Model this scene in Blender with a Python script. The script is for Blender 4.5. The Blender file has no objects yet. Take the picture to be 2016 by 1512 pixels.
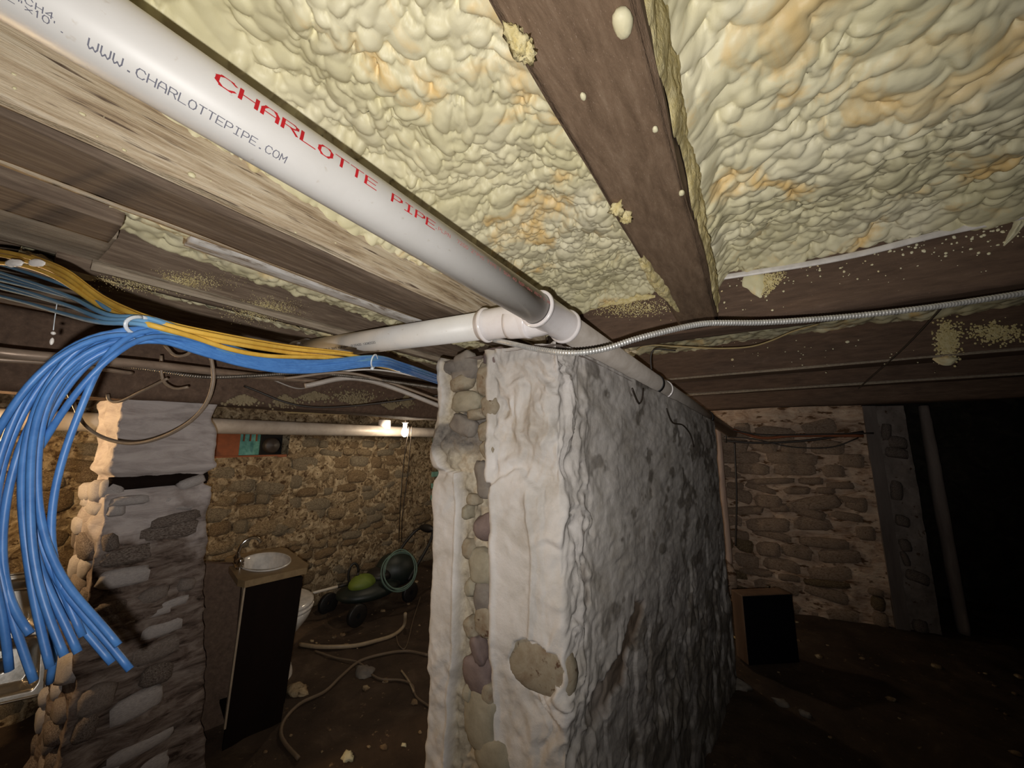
import bpy, bmesh, math, random
import numpy as np
from mathutils import Vector, Matrix

# ---------------------------------------------------------------- camera, lights, exposure
SC = bpy.context.scene
COL = SC.collection
H = 1.45                                   # lens height above the dirt floor
PITCH = math.radians(9.05); YAW = math.radians(32.8); FPX = 715.0
cam_d = bpy.data.cameras.new('camera'); cam = bpy.data.objects.new('camera', cam_d); COL.objects.link(cam)
cam.location = (0, 0, H); cam.rotation_euler = (math.pi/2 + PITCH, 0, YAW)
cam_d.sensor_width = 36; cam_d.lens = FPX*36/2016; cam_d.clip_start = 0.02; cam_d.clip_end = 60
SC.camera = cam
SC.view_settings.view_transform = 'Standard'; SC.view_settings.look = 'None'
SC.view_settings.gamma = 1; SC.view_settings.exposure = 0.0; SC.view_settings.use_curve_mapping = False
FLASH_W = 98.0
BULB_WEST = 210.0; BULB_SOUTH = 720.0; BULB_NORTH = 190.0

w = bpy.data.worlds.new('world'); SC.world = w; w.use_nodes = True
w.node_tree.nodes['Background'].inputs[0].default_value = (0.02, 0.02, 0.025, 1)
w.node_tree.nodes['Background'].inputs[1].default_value = 0.3

cy, sy, cp, sp = math.cos(YAW), math.sin(YAW), math.cos(PITCH), math.sin(PITCH)
RV = np.array([cy, sy, 0.]); FH = np.array([-sy, cy, 0.]); ZV = np.array([0, 0, 1.])
FV = FH*cp + ZV*sp; UV = -FH*sp + ZV*cp

# the phone's flash, a few centimetres below and left of its lens
fl = bpy.data.lights.new('phone_flash', 'SPOT'); fl.spot_size = math.radians(152); fl.spot_blend = .8; fl.shadow_soft_size = 0.004; fl.energy = FLASH_W
fl.color = (1.0, 0.97, 0.93); fl.use_nodes = True
nt = fl.node_tree; em = nt.nodes['Emission']; fo = nt.nodes.new('ShaderNodeLightFalloff')
fo.inputs['Strength'].default_value = 1.0; fo.inputs['Smooth'].default_value = 1.8
nt.links.new(fo.outputs['Quadratic'], em.inputs['Strength'])
flo = bpy.data.objects.new('phone_flash', fl); COL.objects.link(flo)
flo.location = Vector((0, 0, H)) + Vector(RV*(-0.022) + UV*(-0.030) - FV*0.005)
aim = Vector(FV + RV*(930-1008)/FPX + UV*(756-560)/FPX); flo.rotation_euler = aim.to_track_quat('-Z', 'Y').to_euler()

# ---------------------------------------------------------------- measuring helpers: bearings taken from the lens position
def ray(x, y): return FV + RV*(x-1008)/FPX + UV*(756-y)/FPX
W0 = np.array([0, 0, H])
def at_z(x, y, z): v = ray(x, y); return v*(z/v[2]) + W0      # z relative to lens height
def at_x(x, y, X): v = ray(x, y); return v*(X/v[0]) + W0
def at_y(x, y, Y): v = ray(x, y); return v*(Y/v[1]) + W0
def at_d(x, y, D): return ray(x, y)*D + W0
def floor_at(x, y): return at_z(x, y, -H)
rnd = random.Random(7); RG = np.random.default_rng(5)

# ---------------------------------------------------------------- numpy noise
def _hash(ix, iy, iz, seed):
    seed = int(seed)
    n = (ix*374761393 + iy*668265263 + iz*2147483647 + seed*1274126177) & 0xffffffff
    n = ((n ^ (n >> 13))*1274126177) & 0xffffffff
    n = ((n ^ (n >> 16))*2246822519) & 0xffffffff
    return ((n ^ (n >> 15)) & 0xffff)/65535.0
def vnoise(x, y, z=0., seed=0):
    x, y, z = np.broadcast_arrays(np.asarray(x, float), np.asarray(y, float), np.asarray(z, float))
    xi, yi, zi = np.floor(x).astype(np.int64), np.floor(y).astype(np.int64), np.floor(z).astype(np.int64)
    fx, fy, fz = x-xi, y-yi, z-zi
    fx, fy, fz = fx*fx*(3-2*fx), fy*fy*(3-2*fy), fz*fz*(3-2*fz)
    r = 0
    for a in (0, 1):
        for b in (0, 1):
            for c in (0, 1):
                r = r + _hash(xi+a, yi+b, zi+c, seed)*np.where(a, fx, 1-fx)*np.where(b, fy, 1-fy)*np.where(c, fz, 1-fz)
    return r*2-1
def fbm(x, y, z=0., o=4, seed=0, g=0.5):
    a, s = 1., 0
    for i in range(o):
        s = s + a*vnoise(np.asarray(x)*2**i, np.asarray(y)*2**i, np.asarray(z)*2**i, seed+i*17); a *= g
    return s
def ridge(x, y, z=0., o=4, seed=0):
    a, s = 1., 0
    for i in range(o):
        s = s + a*(1-np.abs(vnoise(np.asarray(x)*2**i, np.asarray(y)*2**i, np.asarray(z)*2**i, seed+i*17))*2); a *= .5
    return s/2
def sstep(a, b, x): t = np.clip((x-a)/(b-a), 0, 1); return t*t*(3-2*t)
def inpoly(px, py, P):
    r = np.zeros(np.shape(px), bool); n = len(P)
    for i in range(n):
        x0, y0 = P[i]; x1, y1 = P[(i+1) % n]
        c = ((y0 > py) != (y1 > py)); xx = (x1-x0)*(py-y0)/((y1-y0) or 1e-9)+x0
        r ^= c & (px < xx)
    return r

# ---------------------------------------------------------------- objects
def props(o, label=None, cat=None, group=None, kind=None):
    if label: o['label'] = label
    if cat: o['category'] = cat
    if group: o['group'] = group
    if kind: o['kind'] = kind
    return o
def thing(name, label, cat, loc, group=None, kind=None):
    o = bpy.data.objects.new(name, None); COL.objects.link(o); o.location = loc; o.empty_display_size = .05
    return props(o, label, cat, group, kind)
def world_of(o):
    v = Vector((0, 0, 0))
    while o: v += Vector(o.location); o = o.parent
    return v
def mesh_np(name, V, F, smooth=True):
    me = bpy.data.meshes.new(name); V = np.asarray(V, np.float32); F = np.asarray(F, np.int32)
    me.vertices.add(len(V)); me.vertices.foreach_set('co', V.ravel())
    k = F.shape[1]; me.loops.add(F.size); me.loops.foreach_set('vertex_index', F.ravel())
    me.polygons.add(len(F)); me.polygons.foreach_set('loop_start', np.arange(0, F.size, k, dtype=np.int32))
    me.polygons.foreach_set('loop_total', np.full(len(F), k, np.int32))
    me.polygons.foreach_set('use_smooth', np.full(len(F), smooth, bool))
    me.update(calc_edges=True); me.validate(); return me
def place(name, me_or_VF, mat, parent=None, smooth=True, attrs=None, **kw):
    """verts in world coordinates -> object with its origin at its own base (or at its parent's origin)"""
    V, F = me_or_VF
    V = np.asarray(V, float)
    org = np.array(world_of(parent)) if parent else np.array([(V[:, 0].min()+V[:, 0].max())/2, (V[:, 1].min()+V[:, 1].max())/2, V[:, 2].min()])
    if isinstance(F, np.ndarray): me = mesh_np(name, V-org, F, smooth)
    else:
        me = bpy.data.meshes.new(name); me.from_pydata((V-org).tolist(), [], [list(f) for f in F]); me.update()
        me.polygons.foreach_set('use_smooth', [smooth]*len(me.polygons))
    if attrs:
        for k, a in attrs.items():
            at = me.attributes.new(k, 'FLOAT', 'POINT'); at.data.foreach_set('value', np.asarray(a, np.float32).ravel())
    me.materials.append(mat)
    o = bpy.data.objects.new(name, me); COL.objects.link(o)
    if parent: o.parent = parent
    else: o.location = org
    return props(o, **kw)
def join(*parts):
    V, F, n = [], [], 0
    for v, f in parts:
        V.append(np.asarray(v, float)); F += [tuple(i+n for i in g) for g in f]; n += len(v)
    return np.concatenate(V), F
def box(c0, c1):
    x0, y0, z0 = np.minimum(c0, c1); x1, y1, z1 = np.maximum(c0, c1)
    V = [(x0,y0,z0),(x1,y0,z0),(x1,y1,z0),(x0,y1,z0),(x0,y0,z1),(x1,y0,z1),(x1,y1,z1),(x0,y1,z1)]
    return np.array(V, float), [(0,3,2,1),(4,5,6,7),(0,1,5,4),(1,2,6,5),(2,3,7,6),(3,0,4,7)]
def hexa(P): return np.array(P, float), [(0,3,2,1),(4,5,6,7),(0,1,5,4),(1,2,6,5),(2,3,7,6),(3,0,4,7)]
def grid_idx(nu, nv, closed=False):
    i, j = np.meshgrid(np.arange(nu if closed else nu-1), np.arange(nv-1), indexing='ij')
    a = i*nv+j; b = ((i+1) % nu)*nv+j
    return np.stack([a, b, b+1, a+1], -1).reshape(-1, 4).astype(np.int32)
def lump(c, r, seed=0, amp=.2, n=10, m=7, freq=1.6):
    """closed lumpy ellipsoid"""
    c = np.asarray(c, float); r = np.asarray(r, float)*np.ones(3)
    u = np.linspace(0, 2*math.pi, n, endpoint=False); v = np.linspace(0, math.pi, m)[1:-1]
    D = np.array([(math.sin(b)*math.cos(a), math.sin(b)*math.sin(a), math.cos(b)) for a in u for b in v]+[(0,0,1),(0,0,-1)])
    s = 1+amp*fbm(D[:,0]*freq+seed*3.1, D[:,1]*freq+seed, D[:,2]*freq, 3, seed)
    V = c+D*s[:, None]*r
    k = m-2; F = []
    for i in range(n):
        j = (i+1) % n
        F += [(i*k+q, i*k+q+1, j*k+q+1, j*k+q) for q in range(k-1)]
        F += [(n*k, i*k, j*k), (n*k+1, j*k+k-1, i*k+k-1)]
    return V, F
def smooth_path(P, step=.01):
    P = np.asarray(P, float)
    if len(P) < 3:
        n = max(2, int(np.linalg.norm(P[-1]-P[0])/step)); t = np.linspace(0, 1, n)[:, None]; return P[0]*(1-t)+P[-1]*t
    Q = np.vstack([2*P[0]-P[1], P, 2*P[-1]-P[-2]]); out = []
    for i in range(1, len(Q)-2):
        p0, p1, p2, p3 = Q[i-1:i+3]; n = max(2, int(np.linalg.norm(p2-p1)/step))
        # centripetal Catmull-Rom
        d1 = max(np.linalg.norm(p1-p0), 1e-5)**.5; d2 = max(np.linalg.norm(p2-p1), 1e-5)**.5; d3 = max(np.linalg.norm(p3-p2), 1e-5)**.5
        m1 = (p1-p0)/d1-(p2-p0)/(d1+d2)+(p2-p1)/d2; m2 = (p2-p1)/d2-(p3-p1)/(d2+d3)+(p3-p2)/d3
        m1 *= d2; m2 *= d2
        for t in np.arange(n)/n:
            out.append((2*t**3-3*t**2+1)*p1+(t**3-2*t**2+t)*m1+(-2*t**3+3*t**2)*p2+(t**3-t**2)*m2)
    out.append(P[-1]); return np.array(out)
def sweep(C, r, n=10, cap=True, flat=None, up=None):
    """tube along the points C; r scalar or per point; flat=(a,b) gives an oval section"""
    C = np.asarray(C, float); T = np.gradient(C, axis=0); T /= np.linalg.norm(T, axis=1)[:, None]
    r = np.broadcast_to(r, len(C)).astype(float)
    u = np.array(up if up is not None else ((0, 0, 1) if abs(T[0][2]) < .9 else (1, 0, 0)), float)
    U = []
    for t in T:
        if up is not None: u = np.array(up, float)
        u = u-t*(u@t); u /= np.linalg.norm(u); U.append(u)
    U = np.array(U); Wv = np.cross(T, U); a = np.linspace(0, 2*math.pi, n, endpoint=False)
    fa, fb = flat or (1, 1)
    V = C[:, None, :]+r[:, None, None]*(U[:, None, :]*(np.cos(a)*fa)[None, :, None]+Wv[:, None, :]*(np.sin(a)*fb)[None, :, None])
    V = V.reshape(-1, 3); m = len(C)
    F = [(i*n+j, i*n+(j+1) % n, (i+1)*n+(j+1) % n, (i+1)*n+j) for i in range(m-1) for j in range(n)]
    if cap: F += [tuple(range(n))[::-1], tuple(range((m-1)*n, m*n))]
    return V, F
def seg(p, q, r, n=24): return sweep(np.array([p, (np.asarray(p)+q)/2, q]), r, n)
def lathe_on(p, D, prof, n=32):
    """profile [(s, radius)...] turned about the axis through p along D"""
    D = np.asarray(D, float)/np.linalg.norm(D); e1 = np.cross(D, ZV) if abs(D[2]) < .95 else np.array([1., 0, 0]); e1 /= np.linalg.norm(e1); e2 = np.cross(D, e1)
    a = np.linspace(0, 2*math.pi, n, endpoint=False); V = []
    for s, r in prof: V += [p+D*s+r*(e1*math.cos(t)+e2*math.sin(t)) for t in a]
    m = len(prof); F = [(i*n+j, (i+1)*n+j, (i+1)*n+(j+1) % n, i*n+(j+1) % n) for i in range(m-1) for j in range(n)]
    return np.array(V), F

# ---------------------------------------------------------------- materials
def srgb(c): return tuple(((x/255)/12.92 if x/255 <= .04045 else ((x/255+.055)/1.055)**2.4) for x in c)+(1,)
def new_mat(name, rough=.7, metal=0., spec=.4):
    m = bpy.data.materials.new(name); m.use_nodes = True; b = m.node_tree.nodes['Principled BSDF']
    b.inputs['Roughness'].default_value = rough; b.inputs['Metallic'].default_value = metal
    b.inputs['Specular IOR Level'].default_value = spec
    return m, m.node_tree, b
def N(nt, t, **k):
    n = nt.nodes.new(t)
    for a, v in k.items():
        if a in n.inputs.keys(): n.inputs[a].default_value = v
        else: setattr(n, a, v)
    return n
def coords(nt, scale=(1, 1, 1), rot=(0, 0, 0)):
    g = N(nt, 'ShaderNodeNewGeometry'); mp = N(nt, 'ShaderNodeMapping'); mp.inputs['Scale'].default_value = scale; mp.inputs['Rotation'].default_value = rot
    tc = N(nt, 'ShaderNodeTexCoord'); nt.links.new(tc.outputs['Object'], mp.inputs['Vector']); return mp.outputs[0]
def ramp(nt, fac, stops):
    r = N(nt, 'ShaderNodeValToRGB'); e = r.color_ramp.elements
    while len(e) < len(stops): e.new(.5)
    for x, (p, c) in zip(e, stops): x.position = p; x.color = c if len(c) == 4 else srgb(c)
    nt.links.new(fac, r.inputs[0]); return r.outputs[0]
def noise(nt, vec, scale, detail=5, rough=.6, dist=0.):
    n = N(nt, 'ShaderNodeTexNoise'); n.inputs['Scale'].default_value = scale; n.inputs['Detail'].default_value = detail
    n.inputs['Roughness'].default_value = rough; n.inputs['Distortion'].default_value = dist
    nt.links.new(vec, n.inputs['Vector']); return n.outputs[0]
def mix(nt, fac, a, b, mode='MIX'):
    m = N(nt, 'ShaderNodeMix', data_type='RGBA', blend_type=mode)
    for s, v in ((m.inputs[0], fac), (m.inputs[6], a), (m.inputs[7], b)):
        if hasattr(v, 'is_linked') or hasattr(v, 'links'): nt.links.new(v, s)
        else: s.default_value = v
    return m.outputs[2]
def bump(nt, b, h, strength, dist=.01):
    n = N(nt, 'ShaderNodeBump'); n.inputs['Strength'].default_value = strength; n.inputs['Distance'].default_value = dist
    nt.links.new(h, n.inputs['Height']); nt.links.new(n.outputs[0], b.inputs['Normal'])
def attr(nt, name): a = N(nt, 'ShaderNodeAttribute', attribute_name=name); return a.outputs['Fac']

def mottled(name, stops, scale=12, stretch=(1, 1, 1), rough=.85, bmp=.4, bd=.004, detail=6, fine=None, dist=.3, spec=.25, metal=0.):
    m, nt, b = new_mat(name, rough, metal, spec); v = coords(nt, stretch)
    c = ramp(nt, noise(nt, v, scale, detail, .65, dist), stops)
    if fine:
        sc, col, lo, hi = fine
        f = ramp(nt, noise(nt, v, sc, 3, .6), [(lo, (0, 0, 0)), (hi, (255, 255, 255))]); c = mix(nt, f, c, srgb(col))
    nt.links.new(c, b.inputs['Base Color'])
    if bmp: bump(nt, b, noise(nt, v, scale*4, 4, .7), bmp, bd)
    return m
def plain(name, col, rough=.4, spec=.5, metal=0.): 
    m, nt, b = new_mat(name, rough, metal, spec); v = coords(nt)
    c = tuple(x for x in col); lo = tuple(max(0, x*.9) for x in c)
    nt.links.new(ramp(nt, noise(nt, v, 30, 4), [(.35, lo), (.65, c)]), b.inputs['Base Color']); return m

M = {}
M['pvc'] = mottled('white_pvc', [(.2, (216, 212, 206)), (.8, (230, 227, 223))], 9, rough=.45, bmp=0, spec=.5, fine=(60, (196, 184, 168), .66, .8))
M['pvc_old'] = mottled('grimy_pvc', [(.3, (150, 140, 130)), (.75, (186, 178, 170))], 9, rough=.45, bmp=0, spec=.5)
M['pvc_fit'] = mottled('pvc_fitting', [(.3, (222, 214, 212)), (.8, (238, 234, 234))], 14, rough=.2, bmp=0, spec=.6)
M['red_ink'] = plain('red_print', (206, 40, 48), .6, .2)
M['red_ink_faint'] = plain('faint_red_print', (205, 130, 125), .6, .2)
M['gray_ink'] = plain('gray_print', (120, 120, 132), .6, .2)
M['black_ink'] = plain('dark_print', (70, 68, 74), .6, .2)
M['wood_dark'] = mottled('dark_beam_wood', [(.25, (94, 75, 58)), (.55, (124, 102, 82)), (.8, (146, 125, 104))], 10, (6, 1.2, 6), bmp=.5, bd=.004, fine=(140, (168, 146, 128), .64, .74))
M['wood_cross'] = mottled('brown_beam_wood', [(.25, (78, 62, 52)), (.6, (104, 84, 70)), (.85, (124, 104, 90))], 8, (1.2, 6, 6), bmp=.4, bd=.003, fine=(90, (150, 132, 112), .68, .76))
M['wood_under'] = mottled('joist_underside', [(.25, (84, 70, 58)), (.5, (112, 96, 82)), (.75, (142, 126, 108))], 9, (10, .8, 10), bmp=.5, bd=.003)
M['wood_light'] = mottled('weathered_joist_side', [(.25, (104, 88, 72)), (.40, (168, 148, 122)), (.55, (200, 184, 160)), (.75, (214, 204, 186))], 5, (14, 1.0, 14), bmp=.8, bd=.004, fine=(9, (96, 80, 68), .60, .70))
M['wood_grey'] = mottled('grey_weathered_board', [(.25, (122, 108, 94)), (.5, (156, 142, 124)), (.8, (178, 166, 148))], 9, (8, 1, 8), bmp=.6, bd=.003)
M['paint_wash'] = mottled('whitewashed_wood', [(.36, (120, 106, 92)), (.46, (186, 180, 172)), (.7, (208, 206, 206))], 7, (8, 1.5, 8), bmp=.4, bd=.002)
M['deck'] = mottled('subfloor_boards', [(.3, (52, 40, 32)), (.6, (78, 62, 50)), (.85, (104, 88, 66))], 7, (1, 5, 5), bmp=.5, bd=.004)
M['blue'] = mottled('blue_cable_jacket', [(.3, (58, 106, 170)), (.7, (82, 134, 198))], 40, rough=.42, bmp=0, spec=.5)
M['blue_old'] = mottled('faded_blue_cable_jacket', [(.3, (86, 130, 166)), (.7, (110, 154, 190))], 12, rough=.8, bmp=0)
M['yellow'] = mottled('yellow_cable_jacket', [(.3, (196, 150, 54)), (.7, (222, 182, 84))], 30, rough=.5, bmp=0)
M['steel'] = mottled('armored_cable_steel', [(.3, (176, 174, 170)), (.7, (214, 212, 208))], 40, rough=.42, bmp=0, metal=.45, spec=.5)
M['steel_dark'] = mottled('dull_armored_cable', [(.3, (84, 76, 68)), (.7, (150, 142, 132))], 40, rough=.4, bmp=0, metal=.7)
M['galv'] = mottled('old_galvanized_pipe', [(.3, (128, 108, 92)), (.7, (168, 150, 134))], 20, (1, .4, 1), rough=.4, bmp=.1, metal=.3)
M['white_jacket'] = plain('white_cable_jacket', (224, 218, 212), .4)
M['nylon'] = plain('zip_tie_nylon', (206, 212, 218), .35)
M['grey_cable'] = plain('grey_cable_jacket', (140, 122, 104), .5)
M['dark_cable'] = plain('dark_cable_jacket', (52, 44, 38), .5)
M['tan_cable'] = plain('tan_cable_jacket', (186, 164, 116), .6)
M['black'] = plain('black_rubber', (26, 24, 24), .5)
M['dirt'] = mottled('dirt_floor', [(.25, (46, 36, 28)), (.55, (70, 56, 44)), (.8, (100, 84, 68))], 3.5, bmp=.8, bd=.01, fine=(26, (136, 114, 88), .66, .76))
M['wallrock'] = mottled('rubble_mortar', [(.34, (78, 62, 44)), (.48, (132, 114, 88)), (.64, (178, 162, 134))], 14, bmp=.9, bd=.012, fine=(30, (74, 56, 38), .56, .64), dist=1.6)
M['stone_a'] = mottled('tan_fieldstone', [(.34, (100, 80, 58)), (.5, (156, 136, 106)), (.66, (188, 170, 140))], 6, bmp=.9, bd=.012, fine=(14, (80, 62, 44), .54, .64), dist=1.6)
M['stone_b'] = mottled('brown_fieldstone', [(.34, (78, 60, 42)), (.5, (124, 102, 76)), (.7, (164, 144, 112))], 7, bmp=.9, bd=.012, fine=(16, (180, 162, 130), .56, .66), dist=1.6)
M['stone_c'] = mottled('grey_fieldstone', [(.34, (104, 92, 76)), (.55, (150, 138, 116)), (.7, (182, 168, 146))], 7, bmp=.9, bd=.012, fine=(16, (84, 66, 48), .55, .65), dist=1.6)
M['col_mortar'] = mottled('column_mortar', [(.3, (112, 100, 92)), (.6, (146, 134, 126)), (.8, (166, 156, 148))], 9, bmp=.7, bd=.006, fine=(20, (84, 62, 44), .62, .7))
M['col_stone'] = mottled('column_stone', [(.34, (62, 50, 44)), (.5, (108, 96, 88)), (.7, (146, 136, 128))], 11, bmp=.6, bd=.005)
M['col_white'] = mottled('limewashed_stone', [(.3, (150, 142, 140)), (.6, (186, 178, 174)), (.8, (200, 192, 186))], 7, (1, 1, 3), bmp=.6, bd=.006, fine=(16, (112, 98, 88), .66, .74))
M['st_grey'] = mottled('slate_grey_stone', [(.3, (98, 90, 84)), (.7, (134, 126, 116))], 14, bmp=.4, bd=.003)
M['st_olive'] = mottled('olive_grey_stone', [(.3, (124, 116, 98)), (.7, (156, 148, 130))], 14, bmp=.4, bd=.003)
M['st_purple'] = mottled('purplish_stone', [(.3, (92, 78, 76)), (.7, (124, 108, 102))], 14, bmp=.4, bd=.003)
M['st_tan'] = mottled('tan_stone', [(.3, (112, 92, 72)), (.5, (140, 130, 112)), (.75, (116, 98, 76))], 12, bmp=.5, bd=.003, fine=(30, (84, 62, 46), .64, .7))
M['teal'] = mottled('teal_painted_brick', [(.3, (96, 142, 128)), (.7, (134, 174, 160))], 14, bmp=.5, bd=.003)
M['tealglass'] = mottled('teal_insulation_board', [(.3, (70, 130, 120)), (.7, (126, 186, 172))], 20, rough=.4)
M['rust'] = plain('rust_brown_board', (132, 72, 38), .7)
M['vanity'] = mottled('dark_vanity_panel', [(.3, (19, 12, 9)), (.7, (25, 16, 12))], 12, (1, 1, .2), rough=.85, bmp=.1, spec=.1)
M['vanity_edge'] = plain('pale_panel_edge', (158, 140, 118), .6)
M['countertop'] = mottled('tan_countertop', [(.3, (112, 92, 66)), (.7, (142, 120, 88))], 22, rough=.35, bmp=0, spec=.5)
M['porcelain'] = plain('porcelain', (214, 208, 200), .15, .6)
M['chrome'] = plain('chrome', (205, 200, 192), .12, .5, 1.)
M['stainless'] = mottled('stainless_steel', [(.3, (150, 146, 138)), (.7, (196, 190, 182))], 16, rough=.28, bmp=.05, metal=.9)
M['lime'] = plain('lime_green_plastic', (98, 116, 40), .6)
M['dkgreen'] = plain('dark_green_plastic', (28, 36, 32), .5)
M['palegreen'] = plain('pale_green_hose', (98, 120, 106), .5)
M['whitepole'] = plain('white_pole', (214, 204, 188), .4)
M['yellowp'] = plain('yellow_plastic', (200, 190, 70), .4)
M['hose'] = plain('pale_tubing', (164, 144, 116), .5)
M['hose2'] = plain('tan_tubing', (112, 94, 74), .6)
M['boxwood'] = mottled('worn_brown_veneer', [(.3, (92, 70, 54)), (.7, (124, 98, 78))], 12, (1, 1, .2), rough=.5, bmp=.1)
M['boxblack'] = mottled('black_box_vinyl', [(.3, (9, 9, 13)), (.7, (16, 16, 22))], 30, rough=.5, bmp=0)
M['post'] = mottled('painted_post', [(.3, (176, 146, 128)), (.7, (210, 184, 166))], 9, (1, 1, .3), bmp=.3)
M['darkpost'] = mottled('grey_board', [(.3, (110, 98, 92)), (.7, (140, 128, 120))], 9, (1, 1, .2), bmp=.3)
M['blackhole'] = plain('dark_opening', (16, 13, 12), .9)

def foam_mat(name, crust=False):
    m, nt, b = new_mat(name, .48 if not crust else .8, 0, .35); v = coords(nt)
    base = ramp(nt, noise(nt, v, 3.2, 4, .55, .4), [(.28, (210, 202, 160)), (.5, (222, 214, 178)), (.72, (230, 223, 194))])
    o = ramp(nt, noise(nt, v, 4.5, 5, .6, .8), [(.56, (0, 0, 0)), (.68, (255, 255, 255))])
    o2 = mix(nt, o, base, srgb((230, 198, 136)))
    c = o2 if not crust else ramp(nt, noise(nt, v, 60, 4, .6), [(.35, (200, 182, 124)), (.65, (226, 212, 164))])
    nt.links.new(c, b.inputs['Base Color'])
    bump(nt, b, noise(nt, v, 90 if not crust else 160, 4, .6), .18 if not crust else .9, .003)
    return m
M['foam'] = foam_mat('spray_foam'); M['foam_crust'] = foam_mat('crusted_spray_foam', True)

def plaster_mat():
    m, nt, b = new_mat('limewash_plaster', .8, 0, .2); v = coords(nt)
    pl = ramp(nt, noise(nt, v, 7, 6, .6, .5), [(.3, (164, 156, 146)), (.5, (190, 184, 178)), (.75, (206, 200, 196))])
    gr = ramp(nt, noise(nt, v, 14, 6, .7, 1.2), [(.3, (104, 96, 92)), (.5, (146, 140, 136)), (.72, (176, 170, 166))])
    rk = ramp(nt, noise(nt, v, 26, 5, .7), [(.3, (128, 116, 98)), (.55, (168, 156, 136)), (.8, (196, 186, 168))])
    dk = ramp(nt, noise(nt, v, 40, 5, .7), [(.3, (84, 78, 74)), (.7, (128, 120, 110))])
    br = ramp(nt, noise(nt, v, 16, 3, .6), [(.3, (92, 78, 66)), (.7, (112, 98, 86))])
    c = mix(nt, attr(nt, 'grime_shade'), pl, gr); c = mix(nt, attr(nt, 'rock'), c, rk); c = mix(nt, attr(nt, 'dark'), c, dk); c = mix(nt, attr(nt, 'brown'), c, br)
    nt.links.new(c, b.inputs['Base Color'])
    bump(nt, b, noise(nt, v, 70, 6, .7), .5, .004)
    return m
M['plaster'] = plaster_mat()
def emit(name, col, s):
    m = bpy.data.materials.new(name); m.use_nodes = True; nt = m.node_tree; nt.nodes.clear()
    e = N(nt, 'ShaderNodeEmission'); e.inputs[0].default_value = col; e.inputs[1].default_value = s
    o = N(nt, 'ShaderNodeOutputMaterial'); nt.links.new(e.outputs[0], o.inputs[0]); return m

# ================================================================= ROOM SHELL (structure)
Zc = lambda z: z+H
XW, XE, YN, YS = -3.3, 3.6, 4.2, -2.6
JB = 0.47                                                # joist bottoms, relative to lens
# dirt floor
nx, ny = 300, 300
gx, gy = np.meshgrid(np.linspace(XW-.4, XE+.3, nx), np.linspace(YS-.2, YN+1.4, ny), indexing='ij')
gz = .028*fbm(gx*1.3, gy*1.3, 0, 5, 3)+.008*fbm(gx*9, gy*9, 0, 3, 8)+.05*sstep(.45, 0, gx-XW)
floor_h = lambda x, y: float(.028*fbm(x*1.3, y*1.3, 0, 5, 3)+.008*fbm(x*9, y*9, 0, 3, 8)+.05*sstep(.45, 0, np.float64(x)-XW))
floor = place('floor', (np.stack([gx, gy, gz], -1).reshape(-1, 3), grid_idx(nx, ny)), M['dirt'], kind='structure')
# ceiling deck of boards across the joists
ceil = thing('ceiling', None, None, (0, 0, Zc(.80)), kind='structure')
bw = .19
for i in range(int((YN+1.2-YS)/bw)):
    y0 = YS+i*bw; o = place('deck_board', box((XW-.3, y0+.003, Zc(.80)+rnd.uniform(0, .004)), (XE+.2, y0+bw-.003, Zc(.83))), M['deck'], ceil, smooth=False)
place('deck_backing', box((XW-.3, YS, Zc(.832)), (XE+.2, YN+1.3, Zc(.86))), M['blackhole'], ceil, smooth=False)

# fieldstones shared by the walls and the column
def stone_mesh(seed, mat, n=9, m=6):
    V, F = lump((0, 0, 0), (1, 1, 1), seed, .34, n, m, 1.1)
    V = np.sign(V)*np.abs(V)**.58                     # squarish
    me = bpy.data.meshes.new('fieldstone'); me.from_pydata(V.tolist(), [], F); me.polygons.foreach_set('use_smooth', [True]*len(me.polygons)); me.materials.append(mat); return me
def stone_set(keys): return [stone_mesh(s*3+i*31, M[k]) for i, k in enumerate(keys) for s in range(4)]
def lay_stones(parent, O, ud, n, width, z0, z1, meshes, hh=(.06, .13), ww=(.1, .3), depth=.05, proud=.012, cap=280, skip=None, name='stone', batter=0., pick=None):
    O = np.asarray(O, float); ud = np.asarray(ud, float); n = np.asarray(n, float); org = np.array(world_of(parent)); z = z0; c = 0
    ang = math.atan2(ud[1], ud[0])
    while z < z1 and c < cap:
        h = rnd.uniform(*hh); u = rnd.uniform(-.1, 0)
        while u < width and c < cap:
            wd = rnd.uniform(*ww); uc = u+wd/2; zc = z+h/2+rnd.gauss(0, .018)
            if 0.02 < uc < width-.02 and zc+h*.4 < z1 and not (skip and skip(uc, zc)):
                p = O+ud*uc+n*(proud*rnd.uniform(.2, 1.6)-depth*.55+batter*(z1-zc)); p[2] = zc
                me = pick(uc, zc) if pick else rnd.choice(meshes)
                o = bpy.data.objects.new(name, me); COL.objects.link(o); o.parent = parent; o.location = Vector(p-org)
                wv = min(wd, 2*(width-uc), 2*uc) if wd > .1 else wd
                o.scale = (max(wv, .05)*.50, depth, h*.52); o.rotation_euler = (rnd.uniform(-.08, .08), rnd.gauss(0, .13), ang+rnd.uniform(-.06, .06)); c += 1
            u += wd*rnd.uniform(.98, 1.1)
        z += h*rnd.uniform(1.0, 1.12)
    return c
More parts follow.
